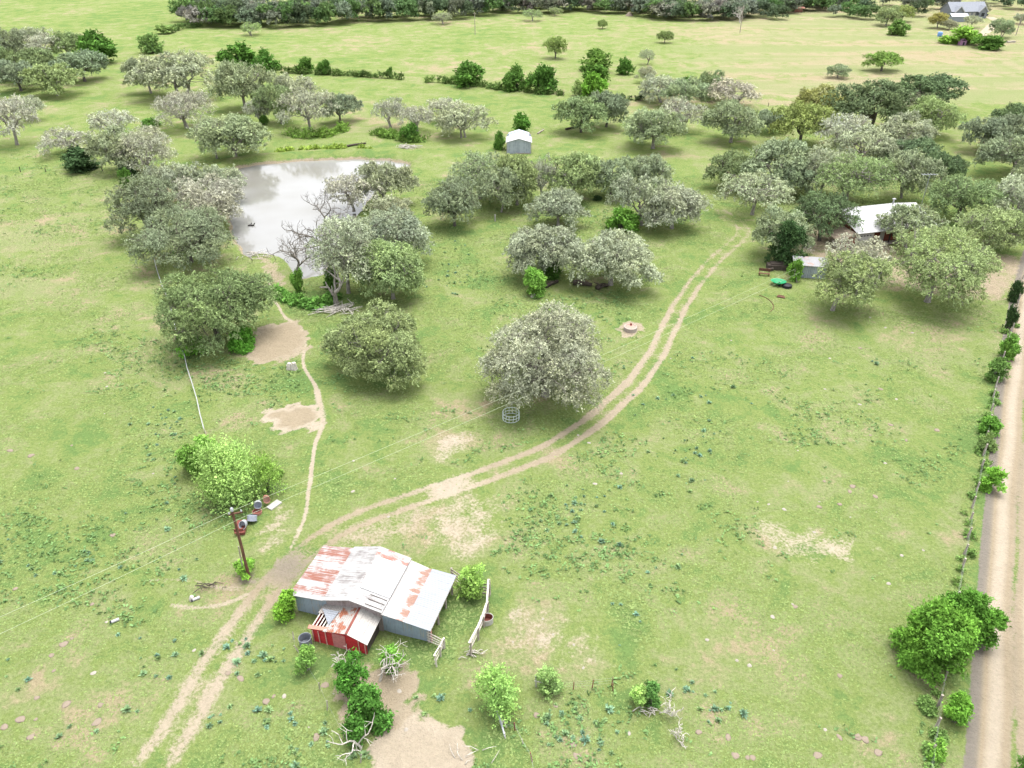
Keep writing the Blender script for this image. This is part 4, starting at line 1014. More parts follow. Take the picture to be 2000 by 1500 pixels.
M_ROOF_NEW = metal_sheet('bluish_new_sheet', (.215, .232, .258), (.26, .13, .09), .86, 1.0, 'y', .22, (1, 1, 1), .10, .35)
M_ROOF_SHED = metal_sheet('rust_spotted_sheet', (.30, .28, .26), (.27, .095, .05), .56, .64, 'x', .20, (1.6, 1.1, 1), .22)
M_ROOF_TIN = metal_sheet('faintly_rusted_sheet', (.25, .25, .26), (.34, .20, .15), .56, .72, 'x', .20, (1.6, 1.1, 1), .2)
M_ROOF_SHED2 = metal_sheet('pale_worn_sheet', (.37, .35, .325), (.27, .18, .13), .68, .80, 'x', .20, (1.6, 1.1, 1), .3)
M_WALL_BLUE = metal_sheet('blue_grey_weathered_sheet', (.27, .33, .40), (.42, .40, .36), .56, .74, 'x', .16, (5, 1, .5), .4, .55)
M_WALL_BLUEY = metal_sheet('blue_grey_side_sheet', (.27, .33, .40), (.42, .40, .36), .56, .74, 'y', .16, (1, 5, .5), .4, .55)
M_WALL_GREY = metal_sheet('pale_galvanised_sheet', (.34, .375, .43), (.29, .325, .38), .5, .7, 'x', .3, (3, 1, .4), .15, .45)
M_WALL_GREYY = metal_sheet('pale_galvanised_side_sheet', (.34, .375, .43), (.29, .325, .38), .5, .7, 'y', .3, (1, 3, .4), .15, .45)
M_WALL_PINK = metal_sheet('pinkish_gable_sheet', (.30, .25, .245), (.24, .19, .18), .5, .7, 'x', .2, (4, 1, .6), .3, .6)
def paint(name, c, rough=.6, var=.2, sc=3):
    t = NT(name); p = t.obj(); n = t.noise(p, sc, 4, .65)
    return t.pbr(t.mix(t.ramp(n, .3, .7), c, tuple(x * (1 - var) for x in c)), rough, 0, None, .3)
M_REDP = paint('red_barn_paint', (.50, .030, .040), .75, .35, 2.5)
M_REDPALE = paint('faded_red_door', (.46, .17, .17), .8, .25, 4)
M_BATTEN = paint('pale_pink_batten', (.58, .30, .27), .8, .3, 5)
M_RUSTY = paint('rusty_steel', (.21, .065, .05), .8, .4, 5)
M_RUSTP = paint('pinkish_rust', (.42, .20, .15), .8, .35, 4)
M_GALV = paint('galvanised_steel', (.26, .285, .33), .45, .25, 4)
M_GALVL = paint('light_galvanised_steel', (.36, .375, .40), .45, .15, 4)
M_GALVD = paint('dark_grey_steel', (.20, .215, .245), .5, .3, 4)
M_WHITE = paint('white_paint', (.36, .36, .36), .55, .06, 3)
M_OFFW = paint('chalky_white', (.38, .365, .34), .8, .2, 4)
M_BLACK = paint('black_tarp', (.015, .016, .02), .6, .3, 4)
M_GREENP = paint('green_plastic', (.015, .26, .10), .4, .2, 4)
M_TAN = paint('tan_shingle', (.27, .22, .165), .9, .25, 6)
M_BRICK = paint('red_brick', (.20, .060, .038), .9, .35, 8)
M_PORCH = paint('dark_trim', (.035, .028, .025), .7, .2, 4)
M_CONC = paint('pale_concrete', (.34, .29, .255), .9, .15, 5)
M_PINKC = paint('pinkish_lid', (.42, .24, .19), .85, .2, 5)
M_STONE = paint('limestone', (.33, .30, .255), .95, .3, 6)
M_MOUND = paint('ant_mound_earth', (.235, .19, .145), 1.0, .3, 9)
M_WIRE = paint('fence_wire', (.33, .34, .33), .5, .1, 2)
M_LINE = paint('power_wire', (.42, .47, .33), .5, .1, 2)
M_BLUE = paint('blue_plastic', (.16, .30, .60), .5, .15, 3)
M_PURPLE = paint('faded_purple_plastic', (.34, .19, .30), .6, .2, 3)
M_SLATE = paint('grey_shingle', (.22, .235, .265), .85, .2, 2)
M_SKYROOF = paint('pale_blue_metal', (.34, .38, .44), .4, .08, 2)
M_WINDOW = paint('dark_glass', (.03, .035, .04), .15, .1, 2)
M_RING = paint('pale_green_steel', (.50, .56, .52), .5, .1, 3)
M_DUCK = paint('dark_feathers', (.03, .027, .024), .8, .3, 20)

def slab(mb, pts, th=.05):
    a = [Vector(p) for p in pts]; n = (a[1] - a[0]).cross(a[2] - a[0]).normalized()
    if n.z < 0 or (abs(n.z) < .01 and n.y > 0): n = -n
    b = [p - n * th for p in a]; k = len(a)
    mb.poly(a); mb.poly(b[::-1])
    for i in range(k): mb.poly([a[i], b[i], b[(i + 1) % k], a[(i + 1) % k]])
    return mb
S = 57.0 / 46.0
def sc(*pts): return [(p[0] * S, p[1] * S, p[2] * S) for p in pts]
BARN_RZ = math.radians(-16.08)
barn = empty('barn', G(582, 1192), 'low weathered metal barn with rust streaked roof beside the dirt track', 'barn', None, BARN_RZ)
def part(name, mat, parent, label=None):
    def f(mb):
        o = mb.build(name, mat, parent)
        if label: o['label'] = label
        return o
    return f
part('roof', M_ROOF_RUSTY, barn, 'lean-to roof with red rust streaks')(slab(MB(), sc((-.22, .02, 2.03), (2.66, -.1, 2.23), (2.45, 5.15, 2.27), (-.17, 4.92, 2.03))))
part('roof', M_ROOF_WHITE, barn, 'bare pale strip of roof at the corner of the streaked lean-to')(slab(MB(), sc((-.2, -.38, 2.02), (2.64, -.38, 2.24), (2.66, .02, 2.255), (-.2, .02, 2.03))))
m = slab(MB(), sc((2.58, -.40, 2.31), (4.76, -.36, 2.92), (4.68, 5.22, 2.98), (2.40, 5.24, 2.31)))
slab(m, sc((4.76, -.36, 2.92), (7.26, -.40, 2.44), (7.26, 4.1, 2.44), (4.70, 4.1, 2.965)))
part('roof', M_ROOF_WHITE, barn, 'white weathered main gable roof')(m)
part('roof', M_ROOF_FARRUST, barn, 'rust blotched far end of the main roof')(slab(MB(), sc((4.70, 4.1, 2.97), (7.26, 4.1, 2.445), (7.26, 5.20, 2.445), (4.68, 5.22, 2.985))))
part('roof_sheet', M_ROOF_PATCH, barn, 'newer white sheets laid over the main roof')(slab(MB(), sc((4.95, 1.0, 2.955), (7.28, .98, 2.50), (7.28, 4.25, 2.52), (4.86, 4.2, 2.995)), .03))
m = MB()
for y in (-.15, .32, .75): m.beam(*sc((5.9, y, 2.735), (7.2, y - .02, 2.485)), .05, .03)
part('roof_lap', M_DARKWOOD, barn)(m)
part('roof', M_ROOF_EDGE, barn, 'lower roof with a rust band along its joint')(slab(MB(), sc((7.18, -.42, 2.31), (9.04, -.42, 2.06), (9.08, 4.86, 2.08), (7.18, 5.12, 2.33))))
part('roof', M_ROOF_NEW, barn, 'new bluish grey lean-to roof')(slab(MB(), sc((9.02, -.46, 2.10), (10.95, -.48, 1.84), (10.98, 4.95, 1.90), (9.06, 4.9, 2.12))))
m = slab(MB(), sc((0, 0, 0), (2.62, 0, 0), (2.62, 0, 2.18), (0, 0, 1.98)))
part('wall', M_WALL_BLUE, barn, 'blue grey corrugated wall left of the red lean-to')(m)
m = MB(); slab(m, sc((2.62, -.02, 0), (7.05, -.02, 0), (7.05, -.02, 2.40), (4.76, -.02, 2.84), (2.62, -.02, 2.26)))
part('gable_wall', M_WALL_PINK, barn, 'pinkish gable wall above the red lean-to')(m)
part('wall', M_WALL_BLUE, barn, 'stained blue grey corrugated wall right of the red lean-to')(slab(MB(), sc((7.05, .02, .1), (8.0, .02, .02), (10.72, .02, .0), (10.72, .02, 1.80), (9.0, .02, 2.03), (7.05, .02, 2.24))))
part('wall', M_WALL_BLUEY, barn)(slab(MB(), sc((0, .05, 0), (0, 4.75, 0), (0, 4.75, 1.96), (0, .05, 1.96))))
part('wall', M_WALL_PINK, barn)(slab(MB(), sc((0.05, 4.8, 0), (10.5, 4.75, 0), (10.5, 4.75, 1.85), (9, 4.75, 2.0), (7.1, 4.75, 2.3), (4.7, 4.75, 2.88), (2.5, 4.75, 2.2), (0.05, 4.75, 1.95))))
for y in (.12, 1.7, 3.3, 4.7):
    part('post', M_WOOD, barn)(MB().tube(sc((10.66, y, -.1), (10.66, y, 1.82)), .085 * S, 7))
part('fascia', M_WOODW, barn)(MB().beam(*sc((10.93, -.45, 1.76), (10.96, 4.93, 1.82)), .05, .13))
part('corner_board', M_BATTEN, barn)(MB().box(sc((10.78, .0, .92))[0], (.12, .12, 1.85 * S)))

red = empty('lean_to_shed', G(612, 1252) , 'small red shed with half stripped roof built against the front of the barn', 'shed', None, BARN_RZ)
# its own frame is the barn's; it stands in front of the gable wall
RO = Matrix.Rotation(-BARN_RZ, 3, 'Z') @ (Vector(G(612, 1252)) - Vector(G(582, 1192))) / S
def rs(*pts): return [((p[0] - RO.x) * S, (p[1] - RO.y) * S, p[2] * S) for p in pts]
fy = -2.22
part('wall', M_REDP, red)(slab(MB(), rs((2.5, fy, 0), (6.75, fy, 0), (6.75, fy, 1.34), (5.75, fy, 1.82), (2.5, fy, 1.28)), .05))
part('wall', M_REDP, red)(slab(MB(), rs((2.52, fy + .06, 0), (2.52, -.1, 0), (2.52, -.1, 1.28), (2.52, fy + .06, 1.28)), .05))
part('wall', M_DARKWOOD, red)(slab(MB(), rs((6.72, fy + .06, 0), (6.72, -.1, 0), (6.72, -.1, 1.36), (6.72, fy + .06, 1.36)), .05))
part('door', M_REDPALE, red, 'faded pinkish red door panel')(slab(MB(), rs((4.15, fy - .05, .02), (5.15, fy - .05, .0), (5.15, fy - .05, 1.42), (4.15, fy - .05, 1.42)), .04))
for x, h in ((2.6, 1.26), (3.05, 1.3), (3.62, 1.38), (6.18, 1.5), (6.66, 1.34)):
    part('batten', M_BATTEN, red)(MB().box(rs((x, fy - .045, h / 2))[0], (.09, .05, h * S)))
part('fascia', M_RUSTP, red, 'rusty bent sheet along the front edge')(slab(MB(), rs((2.28, fy - .12, 1.42), (4.5, fy - .12, 1.72), (4.5, fy + .18, 1.75), (2.25, fy + .18, 1.46)), .04))
m = slab(MB(), rs((3.55, fy - .2, 1.60), (5.50, fy - .2, 1.93), (5.40, .0, 1.96), (3.55, .0, 1.64)))
slab(m, rs((2.35, -.85, 1.42), (3.55, -.85, 1.625), (3.55, .0, 1.64), (2.40, .0, 1.44)))
part('roof', M_ROOF_SHED, red, 'rust spotted left roof with missing sheets')(m)
m = slab(MB(), rs((5.50, fy - .26, 1.97), (7.02, fy - .30, 1.42), (6.96, .06, 1.44), (5.40, -.02, 2.0)))
part('roof', M_ROOF_SHED2, red, 'pale worn right roof')(m)
part('ridge_cap', M_RUSTY, red)(slab(MB(), rs((5.32, fy - .22, 1.965), (5.52, fy - .24, 2.0), (5.42, 0, 2.03), (5.24, 0, 1.99)), .03))
part('loose_sheet', M_ROOF_NEW, red, 'loose bluish sheet fallen across the open rafters')(slab(MB(), rs((2.55, -.55, 1.62), (3.95, -.62, 1.80), (3.75, fy + .35, 1.70)), .03))
for x in (2.5, 2.78, 3.06, 3.32):
    part('rafter', M_WOODW, red)(MB().beam(*rs((x, fy - .05, 1.36 + (x - 2.5) * .17), (x, -.8, 1.36 + (x - 2.5) * .17)), .10, .06))

# white metal shed
wsh = empty('metal_shed', G(990, 300), 'white metal shed with a lower back end on the open grass', 'shed', None, math.radians(-.5))
w, l = 6.1, 7.5
part('wall', M_WALL_GREY, wsh)(slab(MB(), [(0, 0, 0), (w, 0, 0), (w, 0, 2.85), (w / 2, 0, 3.75), (0, 0, 2.85)]))
part('wall', M_WALL_GREYY, wsh)(slab(MB(), [(0, .06, 0), (0, l, 0), (0, l, 2.85), (0, .06, 2.85)]))
part('wall', M_WALL_GREYY, wsh)(slab(MB(), [(w, .06, 0), (w, l, 0), (w, l, 2.85), (w, .06, 2.85)]))
part('wall', M_WALL_GREY, wsh)(slab(MB(), [(0.05, l, 0), (w - .05, l, 0), (w - .05, l, 2.85), (w / 2, l, 3.7), (0.05, l, 2.85)]))
m = slab(MB(), [(-.25, -.25, 2.85), (w / 2, -.25, 3.82), (w / 2, 5.2, 3.82), (-.25, 5.2, 2.85)]); slab(m, [(w / 2, -.25, 3.82), (w + .25, -.25, 2.85), (w + .25, 5.2, 2.85), (w / 2, 5.2, 3.82)])
part('roof', M_WHITE, wsh)(m)
m = slab(MB(), [(.35, 5.2, 2.80), (w / 2, 5.2, 3.62), (w / 2, 9.6, 3.62), (.35, 9.6, 2.80)]); slab(m, [(w / 2, 5.2, 3.62), (w - .35, 5.2, 2.80), (w - .35, 9.6, 2.80), (w / 2, 9.6, 3.62)])
part('roof', M_SKYROOF, wsh, 'lower bluish roof over the back end')(m)
part('corner_trim', M_WHITE, wsh)(MB().box((.05, -.06, 1.42), (.16, .05, 2.8)))
part('corner_trim', M_WHITE, wsh)(MB().box((w - .05, -.06, 1.42), (.16, .05, 2.8)))
part('footing', M_CONC, wsh)(MB().box((w * .66, -.12, .10), (w * .6, .14, .2)))

# ranch house under the oaks
hs_ = empty('ranch_house', G(1662, 478), 'red brick ranch house with white metal roof hidden under oaks', 'house', None, math.radians(15))
L_, D_ = 16.5, 10.5
part('wall', M_BRICK, hs_)(slab(MB(), [(3.6, 0, 0), (L_, 0, 0), (L_, 0, 2.8), (3.6, 0, 2.8)], .15))
part('wall', M_OFFW, hs_, 'cream wall round the garage door')(slab(MB(), [(0, -1.2, 0), (3.6, -1.2, 0), (3.6, -1.2, 2.8), (0, -1.2, 2.8)], .15))
part('wall', M_BRICK, hs_)(slab(MB(), [(0, -1.1, 0), (0, D_, 0), (0, D_, 2.8), (0, D_ / 2, 4.7), (0, -1.1, 2.8)], .15))
part('wall', M_BRICK, hs_)(slab(MB(), [(L_, .1, 0), (L_, D_, 0), (L_, D_, 2.8), (L_, D_ / 2, 4.7), (L_, .1, 2.8)], .15))
part('wall', M_BRICK, hs_)(slab(MB(), [(0.2, D_, 0), (L_ - .2, D_, 0), (L_ - .2, D_, 2.8), (0.2, D_, 2.8)], .15))
m = slab(MB(), [(-.5, -1.7, 2.85), (L_ + .5, -1.7, 2.85), (L_ + .5, D_ / 2, 4.95), (-.5, D_ / 2, 4.95)], .12)
slab(m, [(-.5, D_ + .6, 2.85), (L_ + .5, D_ + .6, 2.85), (L_ + .5, D_ / 2, 4.95), (-.5, D_ / 2, 4.95)], .12)
part('roof', M_WHITE, hs_)(m)
dr = part('garage_door', M_WHITE, hs_)(slab(MB(), [(.45, -1.27, .05), (3.1, -1.27, .05), (3.1, -1.27, 2.35), (.45, -1.27, 2.35)], .06))
for k in range(4): part('pane', M_WINDOW, dr)(MB().box((.8 + k * .65, -1.34, 2.12), (.38, .03, .18)))
part('porch_post', M_PORCH, hs_)(MB().box((7.0, -1.45, 1.38), (.18, .18, 2.7)))
part('porch_post', M_PORCH, hs_)(MB().box((12.0, -1.45, 1.38), (.18, .18, 2.7)))
part('door', M_OFFW, hs_, 'pale front door')(MB().box((6.3, -.2, 1.05), (.95, .08, 2.1)))
part('window', M_WINDOW, hs_)(MB().box((9.5, -.2, 1.5), (1.7, .08, 1.2)))
part('porch_step', M_CONC, hs_)(MB().box((8.5, -1.1, .08), (5.0, 1.2, .16)))
part('lean_to_roof', M_TAN, hs_, 'tan sloping side roof at the garage end')(slab(MB(), [(-4.3, -1.9, 1.9), (-.45, -1.5, 2.8), (-.45, 3.6, 2.8), (-4.3, 3.6, 1.9)], .12))
part('wall', M_BRICK, hs_, 'brick wall under the tan side roof')(slab(MB(), [(-4.0, -1.3, 0), (-.2, -1.1, 0), (-.2, -1.1, 2.65), (-4.0, -1.3, 1.8)], .12))
part('vent_pipe', M_WHITE, hs_)(MB().tube([(12, 5.6, 4.6), (12, 5.6, 5.9)], .14, 8).box((12, 5.6, 5.98), (.6, .45, .14)))
o = empty('roof_antenna', G(1795, 415), 'thin pole antenna standing above the right end of the house roof', 'antenna')
part('mast', M_GALVL, o)(MB().tube([(0, 0, 0), (0, 0, 8.2)], .06, 6))
m = MB().tube([(-1.6, 0, 8.0), (1.6, .2, 8.0)], .04, 5)
for k in range(6): m.tube([(-1.5 + k * .6, -.55 + k * .04, 8.0), (-1.5 + k * .6, .65 - k * .04, 8.02)], .03, 5)
part('aerial', M_GALVL, o)(m)

# tin shed by the cedar
ts = empty('tin_shed', G(1548, 541), 'grey tin shed with rusty roof between the dark cedar and the leaning-trunk oak', 'shed', None, math.radians(-10))
part('wall', M_WALL_GREY, ts)(slab(MB(), [(0, 0, 0), (5.4, 0, 0), (5.4, 0, 2.35), (0, 0, 2.35)]))
part('wall', M_DARKWOOD, ts)(slab(MB(), [(0, .06, 0), (0, 2.6, 0), (0, 2.6, 2.75), (0, .06, 2.35)]))
part('wall', M_WALL_GREYY, ts)(slab(MB(), [(5.4, .06, 0), (5.4, 2.6, 0), (5.4, 2.6, 2.75), (5.4, .06, 2.35)]))
part('wall', M_WALL_GREY, ts)(slab(MB(), [(0.06, 2.6, 0), (5.34, 2.6, 0), (5.34, 2.6, 2.7), (0.06, 2.6, 2.7)]))
part('roof', M_ROOF_TIN, ts)(slab(MB(), [(-.2, -.25, 2.34), (5.6, -.25, 2.34), (5.6, 2.8, 2.82), (-.2, 2.8, 2.82)]))

# far house and outbuildings
fh = empty('farmhouse', G(1856, 36), 'grey gabled farmhouse far off at the upper right', 'house', None, math.radians(6))
m = slab(MB(), [(0, 0, 0), (19, 0, 0), (19, 0, 3.4), (0, 0, 3.4)], .2)
part('wall', M_GALVD, fh)(m)
part('gable_wall', M_GALVD, fh)(slab(MB(), [(0, .2, 0), (0, 10, 0), (0, 10, 3.4), (0, 5, 7.0), (0, .2, 3.4)], .2))
part('gable_wall', M_GALVD, fh)(slab(MB(), [(19, .2, 0), (19, 10, 0), (19, 10, 3.4), (19, 5, 7.0), (19, .2, 3.4)], .2))
m = slab(MB(), [(-.6, -.6, 3.1), (19.6, -.6, 3.1), (19.6, 5, 7.15), (-.6, 5, 7.15)], .15); slab(m, [(-.6, 10.6, 3.1), (19.6, 10.6, 3.1), (19.6, 5, 7.15), (-.6, 5, 7.15)], .15)
part('roof', M_SLATE, fh)(m)
for x0 in (1.0, 14.0):
    g = part('gable', M_GALVD, fh, 'small front gable with white trim')(slab(MB(), [(x0, -1.6, 0), (x0 + 4.4, -1.6, 0), (x0 + 4.4, -1.6, 3.2), (x0 + 2.2, -1.6, 5.6), (x0, -1.6, 3.2)], .2))
    m = slab(MB(), [(x0 - .4, -2, 3.0), (x0 + 2.2, -2, 5.8), (x0 + 2.2, 4, 5.8), (x0 - .4, 4, 3.0)], .15); slab(m, [(x0 + 4.8, -2, 3.0), (x0 + 2.2, -2, 5.8), (x0 + 2.2, 4, 5.8), (x0 + 4.8, 4, 3.0)], .15)
    part('roof', M_SLATE, g)(m)
    part('trim', M_WHITE, g)(MB().beam((x0 - .4, -2.05, 2.9), (x0 + 2.2, -2.05, 5.7), .1, .4).beam((x0 + 4.8, -2.05, 2.9), (x0 + 2.2, -2.05, 5.7), .1, .4))
    part('window', M_WINDOW, g)(MB().box((x0 + 2.2, -1.7, 1.8), (1.6, .1, 1.6)))
for x in (7, 10, 12.3): part('window', M_OFFW, fh)(MB().box((x, -.12, 1.5), (1.3, .14, 2.2)))
fb = empty('outbuilding', G(1857, 43), 'low outbuilding with pale blue metal roof in front of the far farmhouse', 'shed', None, 0)
part('wall', M_GALV, fb)(slab(MB(), [(0, 0, 0), (8.2, 0, 0), (8.2, 0, 2.4), (0, 0, 2.4)], .1))
part('wall', M_GALV, fb)(slab(MB(), [(0, .1, 0), (0, 5, 0), (0, 5, 2.4), (0, .1, 2.4)], .1))
part('wall', M_GALV, fb)(slab(MB(), [(8.2, .1, 0), (8.2, 5, 0), (8.2, 5, 2.4), (8.2, .1, 2.4)], .1))
m = slab(MB(), [(-.3, -.4, 2.45), (8.5, -.4, 2.45), (8.5, 2.5, 3.7), (-.3, 2.5, 3.7)], .1); slab(m, [(-.3, 5.4, 2.45), (8.5, 5.4, 2.45), (8.5, 2.5, 3.7), (-.3, 2.5, 3.7)], .1)
part('roof', M_SKYROOF, fb)(m)
rb = empty('rusty_shelter', G(1556, 25), 'low rusty open shelter at the edge of the far wood', 'shelter', None, math.radians(8))
part('roof', M_RUSTP, rb)(slab(MB(), [(0, 0, 2.2), (4.6, 0, 2.2), (4.6, 3, 2.9), (0, 3, 2.9)], .1))
part('wall', M_RUSTP, rb)(slab(MB(), [(0, 3, 0), (4.6, 3, 0), (4.6, 3, 2.8), (0, 3, 2.8)], .1))
for x in (.1, 2.6, 4.5): part('post', M_WOODD, rb)(MB().tube([(x, .1, 0), (x, .1, 2.15)], .1, 6))
# parked dark car by the far house
cr = empty('parked_car', G(1921, 31), 'dark blue car parked right of the far farmhouse', 'car', None, math.radians(20))
M_CAR = paint('dark_car_paint', (.02, .03, .06), .25, .1, 2)
body = [(-2.2, .35), (-2.25, .75), (-1.5, .95), (-1.0, 1.45), (.7, 1.48), (1.35, .98), (2.15, .85), (2.25, .4)]
m = MB()
for y, n in ((-.85, 1), (.85, -1)): m.poly([(x, y, z) for x, z in body][::n])
for a, b in zip(body, body[1:] + body[:1]): m.poly([(a[0], -.85, a[1]), (a[0], .85, a[1]), (b[0], .85, b[1]), (b[0], -.85, b[1])])
part('body', M_CAR, cr)(m)
for x in (-1.4, 1.4):
    for y in (-.8, .8): part('wheel', M_BLACK, cr)(MB().tube([(x, y - .1, .33), (x, y + .1, .33)], .33, 12))
part('window', M_WINDOW, cr)(MB().poly([(-.9, -.86, 1.0), (1.2, -.86, 1.0), (.65, -.86, 1.4), (-.85, -.86, 1.4)]))
def simple(name, px, py, mb, mat, label, cat, rz=0.0, group=None, smooth_=False):
    o = mb.build(name, mat, None, smooth_); o.location = G(px, py); o.rotation_euler.z = rz
    return tag(o, label, cat, group)
simple('water_barrel', 1835, 71, MB().lathe([(0, 0), (1.0, 0), (1.1, .9), (1.0, 1.8), (0, 1.8)], 14), M_BLUE, 'blue plastic drum standing left of the bright bush mound', 'drum')
simple('scrap_pile', 1846, 74, MB().box((0, 0, .3), (2.4, 1.0, .6), .2).box((1.2, .2, .35), (1.2, 1.2, .5), .7).box((-.6, .1, .7), (1.0, .7, .3), .5), M_WOOD, 'brown scrap heap right of the blue drum', 'scrap heap')
o = empty('playhouse', G(1878, 88), 'small faded purple playhouse at the foot of the bright bush mound', 'playhouse')
part('wall', M_PURPLE, o)(MB().box((0, 0, .9), (2.6, 2.0, 1.8)))
part('roof', M_PURPLE, o)(slab(slab(MB(), [(-1.5, -1.2, 1.75), (0, -1.2, 2.7), (0, 1.2, 2.7), (-1.5, 1.2, 1.75)], .08), [(1.5, -1.2, 1.75), (0, -1.2, 2.7), (0, 1.2, 2.7), (1.5, 1.2, 1.75)], .08))
part('doorway', M_WINDOW, o)(MB().box((.2, -1.03, .7), (.7, .06, 1.3)))
simple('rubble_heap', 1972, 83, MB().box((0, 0, .25), (2.6, 1.0, .5), .3).box((1.6, .3, .3), (1.6, 1.2, .6), -.3).box((-1.7, .2, .2), (1.3, .9, .4), .8), M_STONE, 'grey rubble heap at the far right below the far driveway', 'rubble heap')
simple('dirt_mound', 1229, 31, MB().lathe([(2.2, 0), (1.5, .9), (.7, 1.7), (0, 2.0)], 14), M_MOUND, 'small orange earth mound before the far wood', 'mound', 0, None, True)

# ---------------------------------------------------------------- poles and wires
up = empty('utility_pole', G(487, 1130), 'brown wooden utility pole in front of the barn with a small bush at its foot', 'utility pole')
ptop = z_at(994, up.location.y)
part('shaft', M_WOODD, up)(MB().tube([(0, 0, -.3), (0.03, 0, ptop * .5), (0, 0, ptop)], [.16, .14, .11], 9))
part('crossarm', M_WOODD, up)(MB().box((.25, 0, ptop - .55), (1.3, .11, .13), .35))
for x in (-.25, .75): part('insulator', M_GALVL, up)(MB().lathe([(0, 0), (.07, 0), (.09, .1), (.05, .22), (0, .22)], 8, (x, (x - .25) * .36, ptop - .48)))
part('cap', M_GALVL, up)(MB().lathe([(.15, -.25), (.17, -.05), (.1, .12), (0, .14)], 8, (0, 0, ptop)))
part('brace_stake', M_WOOD, up)(MB().tube([(-.55, .25, 0), (-.30, .1, 4.2)], .06, 6))
pb = empty('service_post', G(1549, 549), 'short post at the left wall of the tin shed where the wires end', 'post')
part('shaft', M_WOOD, pb)(MB().tube([(0, 0, -.2), (0, 0, 2.4)], .11, 7)); part('prop', M_WOOD, pb)(MB().tube([(.5, -.5, 0), (.1, 0, 1.6)], .08, 6))
def wire(a, b, sag, label):
    a, b = Vector(a), Vector(b); pts = []
    for k in range(25):
        t = k / 24; q = a.lerp(b, t); q.z -= sag * 4 * t * (1 - t); pts.append(q)
    return tag(MB().tube(pts, .014, 4).build('power_wire', M_LINE), label, 'wire')
b0 = up.location; e1 = Vector((pb.location.x, pb.location.y, 2.3))
wire(b0 + Vector((-.25, -.18, ptop - .25)), e1, .5, 'upper of two power wires running right from the utility pole across the big oak')
wire(b0 + Vector((.75, .18, ptop - .28 - .9)), e1 + Vector((.5, -.9, -.3)), .5, 'lower of two power wires running right from the utility pole across the big oak')
dl = (G(0, 1203, ptop - 1.0) - b0); dl2 = (G(0, 1227, ptop - 1.6) - b0)
wire(b0 + Vector((-.25, -.18, ptop - .25)), b0 + Vector((dl.x * 2.6, dl.y * 2.6, ptop - 1.0)), .6, 'upper of two power wires leaving the utility pole to the left edge')
wire(b0 + Vector((.75, .18, ptop - 1.18)), b0 + Vector((dl2.x * 2.6, dl2.y * 2.6, ptop - 1.7)), .6, 'lower of two power wires leaving the utility pole to the left edge')
for px, py, tp, lb in ((1445, 64, 14, 'thin utility pole in the dry hay field in front of a bare tree'), (928, 68, 24, 'thin utility pole at the left in the far pasture'), (1984, 69, 32, 'thin dark pole near the far driveway at the right edge')):
    o = empty('utility_pole', G(px, py), lb, 'utility pole'); h = z_at(tp, o.location.y)
    part('shaft', M_WOOD, o)(MB().tube([(0, 0, 0), (0, 0, h)], .16, 6)); part('crossarm', M_WOOD, o)(MB().box((0, 0, h - .6), (1.6, .1, .12)))

# ---------------------------------------------------------------- fences
def fence(name, posts, h, r, label, wires=(), mat=M_WOOD, cat='fence', rails=(), rail_mat=None, jitter=.1, alt=None, wr=.005):
    P = [G(*p) for p in posts]; o = empty(name, P[0], label, cat); rr = random.Random(len(posts) * 7 + int(posts[0][0]))
    Q = [p - P[0] for p in P]; tops = []
    for k, q in enumerate(Q):
        hh = h * rr.uniform(.85, 1.12); t = Vector((q.x + rr.uniform(-jitter, jitter), q.y + rr.uniform(-jitter, jitter), hh)); tops.append(t)
        mt = mat if alt is None or k % 2 == 0 else alt
        part('post', mt, o)(MB().tube([(q.x, q.y, -.15), t], [r * 1.1, r * rr.uniform(.8, 1)], 7))
    for z in wires:
        m = MB().tube([q.lerp(t, z) for q, t in zip(Q, tops)], wr, 4, False); part('wire', M_WIRE, o)(m)
    for z, w_, hh in rails:
        for a, ta, b_, tb in zip(Q, tops, Q[1:], tops[1:]):
            pa, pb_ = a.lerp(ta, z), b_.lerp(tb, z + rr.uniform(-.04, .04)); d = (pb_ - pa).normalized()
            part('rail', rail_mat or M_WOOD, o)(MB().beam(pa - d * .12 + d.cross(Vector((0, 0, 1))) * r * 1.2, pb_ + d * .12 + d.cross(Vector((0, 0, 1))) * r * 1.2, w_, hh))
    return o
fence('wire_fence', [(1997, 545), (1992, 565), (1988, 592), (1981, 622), (1975, 650), (1964, 678), (1957, 706), (1949, 735), (1944, 757), (1939, 779), (1934, 806), (1930, 830), (1924, 860), (1919, 890), (1914, 918), (1904, 965), (1898, 992), (1893, 1022), (1888, 1052), (1882, 1084), (1877, 1113),
        (1866, 1180), (1858, 1240), (1850, 1290), (1842, 1332), (1831, 1381), (1826, 1423), (1818, 1476), (1810, 1530)], 1.55, .11, 'old wire fence with leaning grey posts along the gravel road', (.35, .65, .92), M_WOOD)
fence('rope_fence', [(303, 512), (309, 535), (316, 560), (325, 582), (336, 615), (345, 648), (354, 680), (361, 700), (368, 725), (377, 757), (386, 790), (394, 818), (402, 846)], .75, .05, 'pale low wire fence line running from the pond oaks to the fresh green trees', (.98,), M_WOODW, wr=.07)
fence('field_fence', [(40, 336), (90, 336), (140, 335), (200, 334)], 1.2, .09, 'low dark wire fence left of the near-black cedar bush', (.4, .9), M_DARKWOOD)
fence('field_fence', [(1100, 188), (1150, 192), (1195, 195), (1240, 197), (1290, 198), (1420, 206), (1500, 208), (1560, 212)], 1.3, .09, 'wire fence between the glade and the dry hay field', (.4, .9), M_DARKWOOD)
fence('board_fence', [(884, 1132), (917, 1154), (956, 1165)], 1.55, .085, 'weathered board fence with four rails behind the barn corner sapling', (), M_WOOD, rails=((.2, .05, .14), (.45, .05, .15), (.7, .05, .15), (.95, .05, .15)), rail_mat=M_WOOD)
